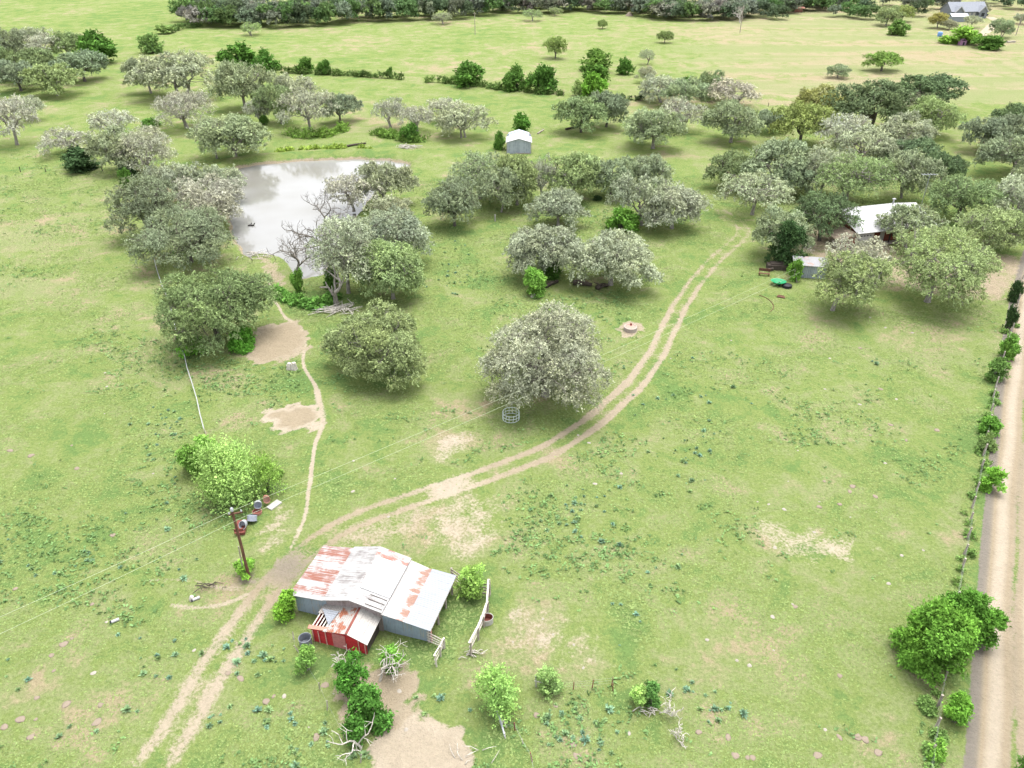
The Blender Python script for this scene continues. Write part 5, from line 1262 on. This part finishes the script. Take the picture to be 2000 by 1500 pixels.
fence('board_fence', [(957, 1161), (952, 1200), (945, 1225), (934, 1250), (920, 1280)], 1.75, .09, 'tall board fence passing over the rusty oval tank', (), M_WOOD, rails=((.35, .05, .16), (.65, .05, .16), (.96, .17, .06)), rail_mat=M_WOODW)
fence('rail_gate', [(838, 1254), (866, 1266)], 1.35, .08, 'four rail wooden gate at the right front corner of the barn', (), M_WOODW, cat='gate', rails=((.2, .04, .12), (.45, .04, .12), (.7, .04, .12), (.95, .04, .12)), rail_mat=M_WOODW)
fence('board_fence', [(868, 1266), (861, 1282), (853, 1302)], 1.35, .07, 'grey board panel running toward the camera from the four rail gate', (), M_WOODW, rails=((.3, .04, .15), (.6, .04, .15), (.95, .1, .08)), rail_mat=M_WOODW)
fence('pipe_fence', [(1047, 1341), (1084, 1347)], 1.25, .07, 'white pipe brace beside the thin grey-green bush', (), M_OFFW, rails=((.6, .06, .06),), rail_mat=M_OFFW)
fence('wire_fence', [(1084, 1347), (1120, 1346), (1156, 1346), (1194, 1340), (1197, 1349)], 1.15, .045, 'rusty steel post fence right of the white pipe brace', (.4, .7, .95), M_RUSTY)
fence('fallen_fence', [(970, 1384), (974, 1402), (980, 1422), (987, 1442)], .7, .05, 'collapsed pale rail fence under the airy yellow-green tree', (), M_WOODW, rails=((.9, .10, .07), (.5, .08, .06)), rail_mat=M_GALVL)
fence('wire_fence', [(990, 1420), (1006, 1426), (1022, 1452), (1040, 1487), (1048, 1525)], 1.1, .05, 'crooked stake fence with slack wires right of the collapsed rail fence', (.5, .9), M_WOODW, alt=M_RUSTY, jitter=.3)
fence('stake_fence', [(574, 1250), (583, 1272), (624, 1345), (639, 1388), (672, 1440), (704, 1490)], 1.0, .05, 'broken line of old stakes left of the dark vine tangle', (.7,), M_WOOD, jitter=.3)

# ---------------------------------------------------------------- stock tanks, feeder and other things in the pasture
def tank(px, py, wpx, h, label, mat=M_GALV, inner=None, sx=1.0, rz=0.0, tilt=None, cat='stock tank'):
    b = G(px, py); r = wpx * depth_of(b) / FPX / 2; o = empty('stock_tank', b, label, cat, None, rz)
    part('shell', mat, o)(MB().lathe([(r * .93, 0), (r, .05), (r * 1.0, h * .5), (r, h - .04), (r * 1.05, h), (r * .97, h), (r * .95, h * .9)], 24, (0, 0, 0), sx))
    part('floor', inner or mat, o)(MB().lathe([(r * .952, h * .9), (r * .92, .10), (0, .08)], 24, (0, 0, 0), sx))
    if tilt: o.rotation_euler = (tilt[0], tilt[1], rz); o.location.z = tilt[2]
    return o
tank(598, 1259, 24, .95, 'dark grey round stock tank left of the red shed', M_GALVD, M_GALVD)
tank(951, 1216, 20, .75, 'white oval tank with rusty inside under the tall board fence', M_OFFW, M_RUSTY, 1.25, .2)
tank(479, 1031, 17, .85, 'pale tall tank leaning on its side right of the rusty box', M_GALVL, M_GALVL, .75, .1, (1.05, 0, .6))
tank(495, 1016, 19, .60, 'blue grey upturned round tank in the middle of the tank row', M_GALV, M_GALV, 1.0, .4, (2.6, .3, .75))
tank(503, 1003, 16, .35, 'shallow rusty round tank lying open in the tank row', M_RUSTP, M_RUSTY, 1.1, .2)
tank(506, 994, 16, .40, 'grey round tank standing on edge behind the shallow rusty tank', M_GALVL, M_GALV, .9, .3, (1.45, .2, .8))
tank(522, 984, 16, .40, 'pinkish round tank standing on edge at the right end of the tank row', M_RUSTP, M_PINKC, .8, .5, (1.35, -.2, .8))
simple('rusty_box', 469, 1041, MB().box((0, .5, .45), (1.0, 2.0, .08), .15).box((.05, .55, .25), (.85, 1.8, .45), .15).box((.05, -.25, .62), (.95, .1, .4), .15), M_RUSTY, 'red rusty box trough in front of the leaning pale tank', 'trough')
simple('stone_slab', 536, 988, MB().box((0, 0, .1), (.8, 1.5, .2), -.6), M_OFFW, 'pale flat slab on the ground right of the pinkish tank', 'slab')
o = empty('fire_ring', G(1231, 645), 'pale round concrete water trough with pinkish lid beside the dirt track', 'water trough')
r = 13 * depth_of(o.location) / FPX
part('ring', M_CONC, o)(MB().lathe([(r, -.05), (r, .62), (r * .96, .68), (r * .80, .68), (r * .78, .60)], 28))
part('lid', M_PINKC, o)(MB().lathe([(r * .79, .60), (r * .5, .66), (0, .70)], 28)); part('float_valve', M_RUSTY, o)(MB().box((.1, .4, .82), (.28, .28, .3)))
o.name = 'water_trough'
# steel hay ring
o = empty('hay_ring', G(998, 817), 'pale steel ring hay feeder under the edge of the broad oak', 'hay feeder')
r = 16.5 * depth_of(o.location) / FPX
for z in (.05, .5, .95):
    a = [(r * math.cos(k * math.pi / 16), r * math.sin(k * math.pi / 16), z) for k in range(33)]
    part('hoop', M_RING, o)(MB().tube(a, .042, 6, False))
for k in range(14):
    a = k * 2 * math.pi / 14
    part('bar', M_RING, o)(MB().tube([(r * math.cos(a), r * math.sin(a), .05), (r * math.cos(a + (.12 if k % 2 else 0)), r * math.sin(a + (.12 if k % 2 else 0)), 1.05)], .04, 6))
# stumps, logs, brush
def stump(px, py, r, h, label, mat=M_DEAD, n=1):
    rr = random.Random(px); m = MB()
    for k in range(n):
        c = (rr.uniform(-.6, .6) * (n > 1), rr.uniform(-.3, .3) * (n > 1)); hh = h * rr.uniform(.6, 1.1)
        m.tube([(c[0], c[1], -.1), (c[0] + rr.uniform(-.1, .1), c[1], hh * .5), (c[0] + rr.uniform(-.15, .15), c[1] + .05, hh)], [r * 1.3, r, r * .85], 9)
    return simple('stump', px, py, m, mat, label, 'stump')
stump(571, 722, .34, 1.0, 'grey split stump cluster beside the footpath below the bare earth patch', M_DEAD, 4)
stump(1041, 579, .35, 1.1, 'pale stump at the foot of the vivid light green sapling', M_DEAD)
stump(376, 1172, .22, .55, 'short pale stump left of the dirt track', M_DEAD)
def log(px0, py0, px1, py1, r, label, mat):
    a, b = G(px0, py0), G(px1, py1); d = b - a; rr = random.Random(px0); m = MB()
    m.tube([(0, 0, r * .8), (d.x * .5, d.y * .5 + rr.uniform(-.2, .2), r * 1.1), (d.x, d.y, r * .7)], [r, r * .9, r * .6], 8)
    for k in range(4):
        t = rr.uniform(.2, .9); s = Vector((d.x * t, d.y * t, r)); e = s + Vector((rr.uniform(-1, 1), rr.uniform(-.8, .8), rr.uniform(.1, .6))) * r * 3
        m.tube([s, s.lerp(e, .5) + Vector((0, 0, .1)), e], [r * .35, r * .25, r * .12], 5)
    o = m.build('fallen_log', mat, None, True); o.location = a; return tag(o, label, 'log')
log(1120, 556, 1156, 560, .5, 'left dark fallen log under the right hanging oak', M_DARKWOOD)
log(1165, 566, 1186, 560, .45, 'right dark fallen log under the right hanging oak', M_DARKWOOD)
log(1066, 562, 1090, 552, .35, 'dark log under the left hanging oak behind the vivid sapling', M_DARKWOOD)
log(664, 290, 715, 281, .3, 'long dark log on the grass above the pond', M_DARKWOOD)
log(1105, 254, 1140, 247, .3, 'dark log shape standing in for the eroded bank right of the white shed', M_DARKWOOD)  # log mesh stands in for a dark eroded bank
log(1050, 262, 1062, 254, .2, 'small log right of the bush behind the white shed', M_WOOD)
def brush(px, py, w, n, r, label, mat):
    rr = random.Random(px * 3); m = MB()
    for k in range(n):
        a = rr.uniform(0, 6.28); c = Vector((rr.gauss(0, w * .28), rr.gauss(0, w * .16), rr.uniform(.05, .45))); L = w * rr.uniform(.12, .34)
        d = Vector((math.cos(a), math.sin(a) * .7, rr.uniform(-.15, .3))) * L
        m.tube([c - d, c + Vector((rr.uniform(-.15, .15), rr.uniform(-.15, .15), .12)), c + d], [r, r * rr.uniform(.6, .9), r * .35], 5)
    o = m.build('brush_pile', mat, None, True); o.location = G(px, py); return tag(o, label, 'brush pile')
brush(655, 607, 5.5, 60, .07, 'heap of bleached branches around the broken snag', M_DEAD)
brush(795, 288, 5.0, 50, .07, 'reddish grey brush pile on the grass left of the white shed', M_DEAD)
brush(928, 1278, 1.8, 14, .05, 'few dry sticks at the near end of the tall board fence', M_DEAD)
brush(1268, 1392, 1.6, 14, .04, 'dry fallen sticks left of the bleached brush', M_DEAD)
brush(915, 1470, 2.4, 8, .035, 'thin dry sticks lying on the hay litter', M_DEAD)
brush(500, 500, 5, 26, .06, 'pale driftwood on the near left pond margin', M_DEAD)
brush(400, 1150, 2.5, 12, .05, 'dark rotten sticks beside the rutted mud', M_DARKWOOD)
# yard things by the tin shed
o = empty('wheelbarrow', G(1526, 558), 'green plastic cart with black tarp on the grass by the tin shed', 'cart', None, -.3)
part('tray', M_GREENP, o)(MB().lathe([(.45, .25), (1.0, .75), (1.06, .78), (.95, .72), (.42, .32), (0, .3)], 14, (-.6, .1, 0), 1.25)); part('cover', M_BLACK, o)(MB().lathe([(.85, .02), (.8, .45), (.3, .62), (0, .64)], 10, (.9, -.3, 0)))
for y in (-.4, .4): part('wheel', M_BLACK, o)(MB().tube([(-.4, y - .06, .22), (-.4, y + .06, .22)], .22, 10))
o.name = 'garden_cart'
o = empty('picnic_bench', G(1492, 537), 'old brown wooden bench on the grass left of the tin shed', 'bench', None, -.25)
part('seat', M_WOODD, o)(MB().box((0, -.35, .45), (1.9, .4, .07))); part('backrest', M_WOODD, o)(MB().box((0, .3, .85), (1.9, .07, .5)))
for x in (-.8, .8): part('leg', M_WOODD, o)(MB().box((x, 0, .25), (.1, .9, .5)))
simple('crate', 1515, 525, MB().box((0, 0, .45), (3.2, 1.4, .9), -.1).box((.2, .2, 1.0), (2.4, 1.2, .2), -.1).box((-1.2, -.9, .25), (1.0, .5, .5), .3), M_DARKWOOD, 'dark old wooden crate stack under the dark cedar', 'crates')
a = [(.0 + 2.2 * math.cos(t), 3.2 * math.sin(t), .05) for t in [x * .12 - 1.1 for x in range(20)]]
simple('garden_hose', 1482, 593, MB().tube(a, .06, 6), M_WOODD, 'dark curved hose lying on the grass below the bench', 'hose')
simple('old_pallet', 1525, 581, MB().box((0, 0, .12), (1.3, .5, .14), -.4).box((.1, .3, .18), (.9, .2, .14), -.4), M_WOODD, 'small brown board scrap below the green cart', 'board')
simple('marker_post', 967, 432, MB().tube([(0, 0, 0), (0, 0, 1.3)], .14, 8).lathe([(.15, 1.3), (.1, 1.42), (0, 1.45)], 8), M_OFFW, 'small pale post on the grass in the central grove', 'post')
for px, py, lb in ((379, 1173, 'short white pipe lying near the pale stump'), (221, 1216, 'short white pipe lying alone in the left pasture')):
    o = empty('pipe', G(px, py), lb, 'pipe', None, .5); part('tube', M_WHITE, o)(MB().tube([(-.1, 0, .14), (.55, .05, .14)], .14, 10)); part('collar', M_BLACK, o)(MB().tube([(-.24, 0, .14), (-.1, 0, .14)], .16, 10))
# ducks on the pond
for px, lb in ((488, 'left of two small dark ducks on the pond'), (494, 'right of two small dark ducks on the pond')):
    b = G(px, 441, -.62); rr = np.linspace(0, 1, 9)
    V, Q = tube(np.array([[-.42, 0, .16], [-.34, 0, .12], [-.15, 0, .10], [.1, 0, .11], [.25, 0, .14], [.32, 0, .30], [.36, 0, .46], [.45, 0, .48], [.58, 0, .45]]), np.array([.03, .10, .19, .18, .11, .07, .09, .08, .02]), 9)
    o = link('duck', np_mesh('duck', V, Q, smooth=True), None, M_DUCK); o.location = b; o.rotation_euler.z = .6; tag(o, lb, 'duck')

# ---------------------------------------------------------------- thistles, stones, ant mounds
def thistle_mesh(seed):
    rng = np.random.default_rng(seed); n = 46; V, Q = [], []
    a = rng.uniform(0, 6.28, n); e = rng.uniform(.1, 1.3, n); L = rng.uniform(.28, .55, n)
    D = np.stack([np.cos(a) * np.cos(e), np.sin(a) * np.cos(e), np.sin(e)], -1)
    V, Q = leaf_quads(rng, D * L[:, None] * .55 + np.array([0, 0, .06]) + rng.normal(size=(n, 3)) * .03, D, np.tile([0, 0, 1.0], (n, 1)) + rng.normal(size=(n, 3)) * .4, .50, .30)
    V[:, 2] = np.maximum(V[:, 2], .03)
    me = np_mesh('thistle', V, Q, fattr={'tone': np.clip(rng.normal(.5, .2, n), 0, 1), 'hue': np.clip(rng.normal(.1, .2, n), 0, 1)}); me.materials.append(M_LEAF); return me
TH = [thistle_mesh(i) for i in range(5)]
TC = [(50, 1090, 45, 5), (110, 1110, 40, 5), (160, 1075, 20, 4), (300, 1260, 40, 9), (290, 1320, 20, 4), (250, 1400, 12, 3), (150, 1430, 20, 3), (350, 1110, 30, 4), (30, 1330, 25, 4), (490, 1275, 30, 12), (530, 1295, 22, 9), (430, 1400, 25, 6),
      (510, 1420, 18, 4), (560, 1390, 35, 6), (580, 1470, 18, 5), (640, 1440, 12, 5), (692, 1475, 14, 5), (870, 1370, 26, 7), (1085, 1390, 30, 8), (1110, 1420, 40, 10), (1160, 1440, 35, 8), (1300, 1300, 50, 4), (1370, 1350, 25, 6), (1410, 1395, 24, 10),
      (1100, 1020, 26, 14), (1140, 990, 34, 14), (1180, 970, 22, 6), (1200, 1040, 26, 5), (1250, 1170, 35, 5), (1320, 1120, 30, 4), (1330, 880, 40, 11), (1380, 860, 34, 9), (1400, 760, 40, 9), (1350, 930, 30, 6), (1230, 710, 14, 3), (1270, 780, 26, 6),
      (1705, 704, 6, 3), (900, 500, 30, 9), (890, 545, 34, 9), (880, 575, 20, 4), (330, 830, 32, 16), (300, 860, 30, 10), (345, 975, 45, 12), (12, 812, 12, 7), (40, 980, 8, 2), (270, 680, 12, 3), (240, 625, 22, 3), (1800, 1280, 20, 2), (1600, 1015, 6, 1), (1450, 1000, 50, 6),
      (885, 1270, 8, 5), (870, 1245, 6, 4), (858, 1308, 8, 4), (940, 1285, 8, 4), (955, 1245, 6, 3), (60, 1150, 30, 4), (20, 1200, 14, 3), (740, 700, 10, 1), (690, 1450, 20, 4), (470, 1330, 16, 3), (240, 1300, 60, 3)]
rr = random.Random(11); cnt = 0
for cx, cy, sp, n in TC:
    for k in range(n):
        if cnt >= 296: break
        b = G(cx + rr.gauss(0, sp * .95), cy + rr.gauss(0, sp * .7))
        o = bpy.data.objects.new('thistle', TH[cnt % 5]); COL.objects.link(o); o.location = b
        s = rr.uniform(.3, .65) if cnt % 4 else rr.uniform(.65, 1.05); o.scale = (s, s, s * .8); o.rotation_euler.z = rr.uniform(0, 6.28)
        f = rr.uniform(.8, 1.2); g_ = rr.uniform(0, 1); o.color = ((.19 + .05 * g_) * f, (.33 + .02 * g_) * f, (.24 - .10 * g_) * f, 1)
        tag(o, 'spiky blue-green thistle rosette growing in the pasture grass', 'thistle', 'blue-green thistles scattered over the pasture'); cnt += 1
def stone_mesh(seed, flat=.5):
    rng = np.random.default_rng(seed); m = MB(); prof = []
    n = 9; pr = [(.05, -.1), (1, 0), (.95, .35), (.6, .75), (0, .9)]
    for r_, z in pr:
        for k in range(n):
            a = 2 * math.pi * k / n; q = r_ * rng.uniform(.75, 1.2); m.v.append((q * math.cos(a), q * math.sin(a), z * flat * rng.uniform(.8, 1.1)))
    for j in range(len(pr) - 1):
        for k in range(n): m.f.append((j * n + k, j * n + (k + 1) % n, (j + 1) * n + (k + 1) % n, (j + 1) * n + k))
    me = bpy.data.meshes.new('stone'); me.from_pydata(m.v, [], m.f); me.update(); return me
SM = [stone_mesh(i) for i in range(4)]; MM = [stone_mesh(10 + i, .30) for i in range(3)]
for me in SM: me.materials.append(M_STONE)
for me in MM:
    me.materials.append(M_MOUND)
    for p in me.polygons: p.use_smooth = True
SP = [(1150, 865), (1128, 850), (1058, 1210), (1010, 1224), (1550, 1180), (1660, 1010), (720, 1060), (700, 1050), (690, 960), (760, 1010), (770, 935), (605, 1420), (1230, 1432), (1110, 1275), (1140, 1280), (1380, 1250), (1440, 1290), (1465, 1300), (1512, 1070), (1590, 1040), (1760, 1085),
      (1805, 1075), (1510, 1205), (1512, 1270), (1735, 1140), (1610, 1425), (780, 1350), (795, 1425), (650, 1355), (690, 900), (1215, 925), (1160, 945), (1080, 1240), (1030, 1280), (1000, 1255), (960, 1240), (1140, 1305), (1120, 1260), (380, 1270), (183, 1315), (210, 1215), (555, 1360), (1700, 620), (1730, 640),
      (1780, 650), (1680, 790), (1750, 780), (1610, 760), (1620, 700), (1560, 880), (1730, 905), (125, 462), (205, 808), (205, 728), (210, 755), (300, 925), (1540, 940), (1600, 980), (1500, 985), (1480, 980), (1530, 995), (1710, 1000), (880, 850), (905, 855), (890, 865), (860, 878), (920, 850), (1010, 1200), (1310, 700), (1430, 665)]
rr = random.Random(5)
for i, (px, py) in enumerate(SP):
    o = bpy.data.objects.new('stone', SM[i % 4]); COL.objects.link(o); o.location = G(px + rr.uniform(-2, 2), py); s = rr.uniform(.08, .20); o.scale = (s * rr.uniform(.9, 1.6), s, s); o.rotation_euler.z = rr.uniform(0, 6.28)
    tag(o, 'small pale limestone lying loose in the grass', 'stone', 'pale stones strewn over the pasture')
AM = [(1675, 1440), (1640, 1440), (1690, 1445), (1715, 1470), (1597, 1475), (1640, 1320), (1120, 1455), (1048, 1397), (1127, 1477), (1365, 1430), (1422, 1440), (1437, 1476), (1470, 1480), (1085, 1378), (1460, 1480), (1553, 1185), (635, 1338), (220, 1045), (180, 1180), (140, 1247), (125, 1258), (40, 1405), (8, 1420), (72, 1363), (60, 1440),
      (130, 1375), (196, 1377), (70, 1405), (105, 1310), (190, 1410), (445, 1315), (470, 1325), (535, 1360), (520, 1370), (618, 1440), (1600, 990), (1640, 985), (1660, 960), (1830, 840), (1740, 830), (1720, 760), (1680, 680), (1700, 850), (1770, 860), (1610, 940), (1665, 950), (1710, 970), (100, 1280), (30, 1150), (20, 880), (60, 890), (150, 915), (140, 870)]
for i, (px, py) in enumerate(AM):
    o = bpy.data.objects.new('ant_mound', MM[i % 3]); COL.objects.link(o); o.location = G(px, py); s = rr.uniform(.16, .38); o.scale = (s * rr.uniform(.9, 1.5), s, s * .9); o.rotation_euler.z = rr.uniform(0, 6.28)
    tag(o, 'low bare pinkish ant mound in the grass', 'mound', 'ant mounds dotted over the pasture')

# ---------------------------------------------------------------- grass: tufts standing out of the sward
rng = np.random.default_rng(3)
N = 330000
u = rng.random(N); y = 30 + 150 * u ** 1.25; x = rng.uniform(-.78, .74, N) * (y * .84 + 31)
patchy = np.sin(x * .35 + 1.7 * np.sin(y * .23)) + np.sin(y * .41 + 1.3 * np.sin(x * .19 + 2)) + rng.normal(0, .8, N)
keep = patchy > -.2
d = line_d(x, y, TRK[::4]); keep &= (d > 2.3) | ((rng.random(N) < .30) & (d > .0) & (np.abs(d - 1.15) > .45))
keep &= line_d(x, y, PTH[::3]) > .75; keep &= line_d(x, y, ROAD[::6]) > 4.1
for P in PATCHES: keep &= poly_sd(x, y, P[::4]) < (-.1 + rng.random(N) * .5 - .2)
keep &= poly_sd(x, y, POND) < -1.2
c, s = math.cos(-BARN_RZ), math.sin(-BARN_RZ); bx, by = x - barn.location.x, y - barn.location.y
lx, ly = (c * bx - s * by) / S, (s * bx + c * by) / S
keep &= ~((lx > -.1) & (lx < 10.7) & (ly > -.05) & (ly < 4.9)) & ~((lx > 2.4) & (lx < 6.9) & (ly > -2.3) & (ly < .2))
dr, lu = fields(x, y)
keep &= rng.random(N) > dr * .9
x, y, dr, lu = x[keep], y[keep], dr[keep], lu[keep]; n = len(x)
sz = (.10 + .0010 * y) * rng.uniform(.6, 1.5, n) * (1 + .8 * lu)
a = rng.uniform(0, 6.28, n); V = np.zeros((n, 6, 3)); T = np.arange(n * 6).reshape(-1, 3)
for k in range(2):
    aa = a + k * 1.9; ww = sz * .42; ln = rng.uniform(.35, 1.0, n)
    V[:, 3 * k, 0] = x - np.cos(aa) * ww; V[:, 3 * k, 1] = y - np.sin(aa) * ww
    V[:, 3 * k + 1, 0] = x + np.cos(aa) * ww; V[:, 3 * k + 1, 1] = y + np.sin(aa) * ww
    V[:, 3 * k + 2, 0] = x - np.sin(aa) * sz * ln; V[:, 3 * k + 2, 1] = y + np.cos(aa) * sz * ln; V[:, 3 * k + 2, 2] = sz * rng.uniform(.12, .42, n)
tone = np.repeat(np.clip(rng.normal(.5, .12, n), 0, 1), 2); hue = np.repeat(np.clip(rng.normal(.2, .25, n) + dr * .6 - lu * .4, 0, 1), 2)
o = link('pasture_grass', np_mesh('pasture_grass', V.reshape(-1, 3), None, T, fattr={'tone': tone, 'hue': hue}), None, M_LEAF)
o.color = (.180, .240, .088, 1); tag(o, 'short green grass tufts covering the near pasture', 'grass', kind='stuff')

# low broad-leaved weeds that darken the sward in drifts
rng = np.random.default_rng(9)
N = 60000
u = rng.random(N); y = 30 + 170 * u ** 1.2; x = rng.uniform(-.78, .72, N) * (y * .84 + 31)
def drift(x, y):
    v = 0
    for f, a_, s_ in ((.055, 1.0, 0), (.13, .8, 2.1), (.31, .7, 4.4), (.74, .6, 1.3)): v = v + a_ * np.sin(f * x + 1.9 * np.sin(f * 1.31 * y + s_) + s_) * np.sin(f * 1.17 * y + 1.6 * np.sin(f * .83 * x + 2 * s_))
    return v
keep = drift(x, y) + rng.normal(0, .35, N) > 1.0
px, py = proj(x, y)
d = line_d(x, y, TRK[::4]); keep &= (d > 2.6); keep &= line_d(x, y, PTH[::3]) > .9; keep &= line_d(x, y, ROAD[::6]) > 4.2
for P in PATCHES: keep &= poly_sd(x, y, P[::4]) < -.2
keep &= poly_sd(x, y, POND) < -1.5
bx, by = x - barn.location.x, y - barn.location.y; lx, ly = (c * bx - s * by) / S, (s * bx + c * by) / S
keep &= ~((lx > -.2) & (lx < 10.8) & (ly > -2.5) & (ly < 5.0))
x, y = x[keep], y[keep]; n = len(x); k = 5
sz = rng.uniform(.12, .36, n) * (1 + y * .003)
P_ = np.stack([x, y, np.zeros(n)], -1)[:, None] + rng.normal(size=(n, k, 3)) * (sz[:, None, None] * .55) * np.array([1, 1, .0]); P_[..., 2] = sz[:, None] * rng.uniform(.15, .6, (n, k))
V, Q = leaf_quads(rng, P_.reshape(-1, 3), rng.normal(size=(n * k, 3)) * np.array([1, 1, .35]), np.tile([0, 0, 1.0], (n * k, 1)) + rng.normal(size=(n * k, 3)) * .5, .26, .6)
o = link('pasture_weeds', np_mesh('pasture_weeds', V, Q, fattr={'tone': np.repeat(np.clip(rng.normal(.45, .16, n), 0, 1), k), 'hue': np.repeat(np.clip(rng.normal(.2, .3, n), 0, 1), k)}), None, M_LEAF)
o.color = (.15, .25, .095, 1); tag(o, 'low dark green weeds drifting through the pasture', 'weeds', kind='stuff')
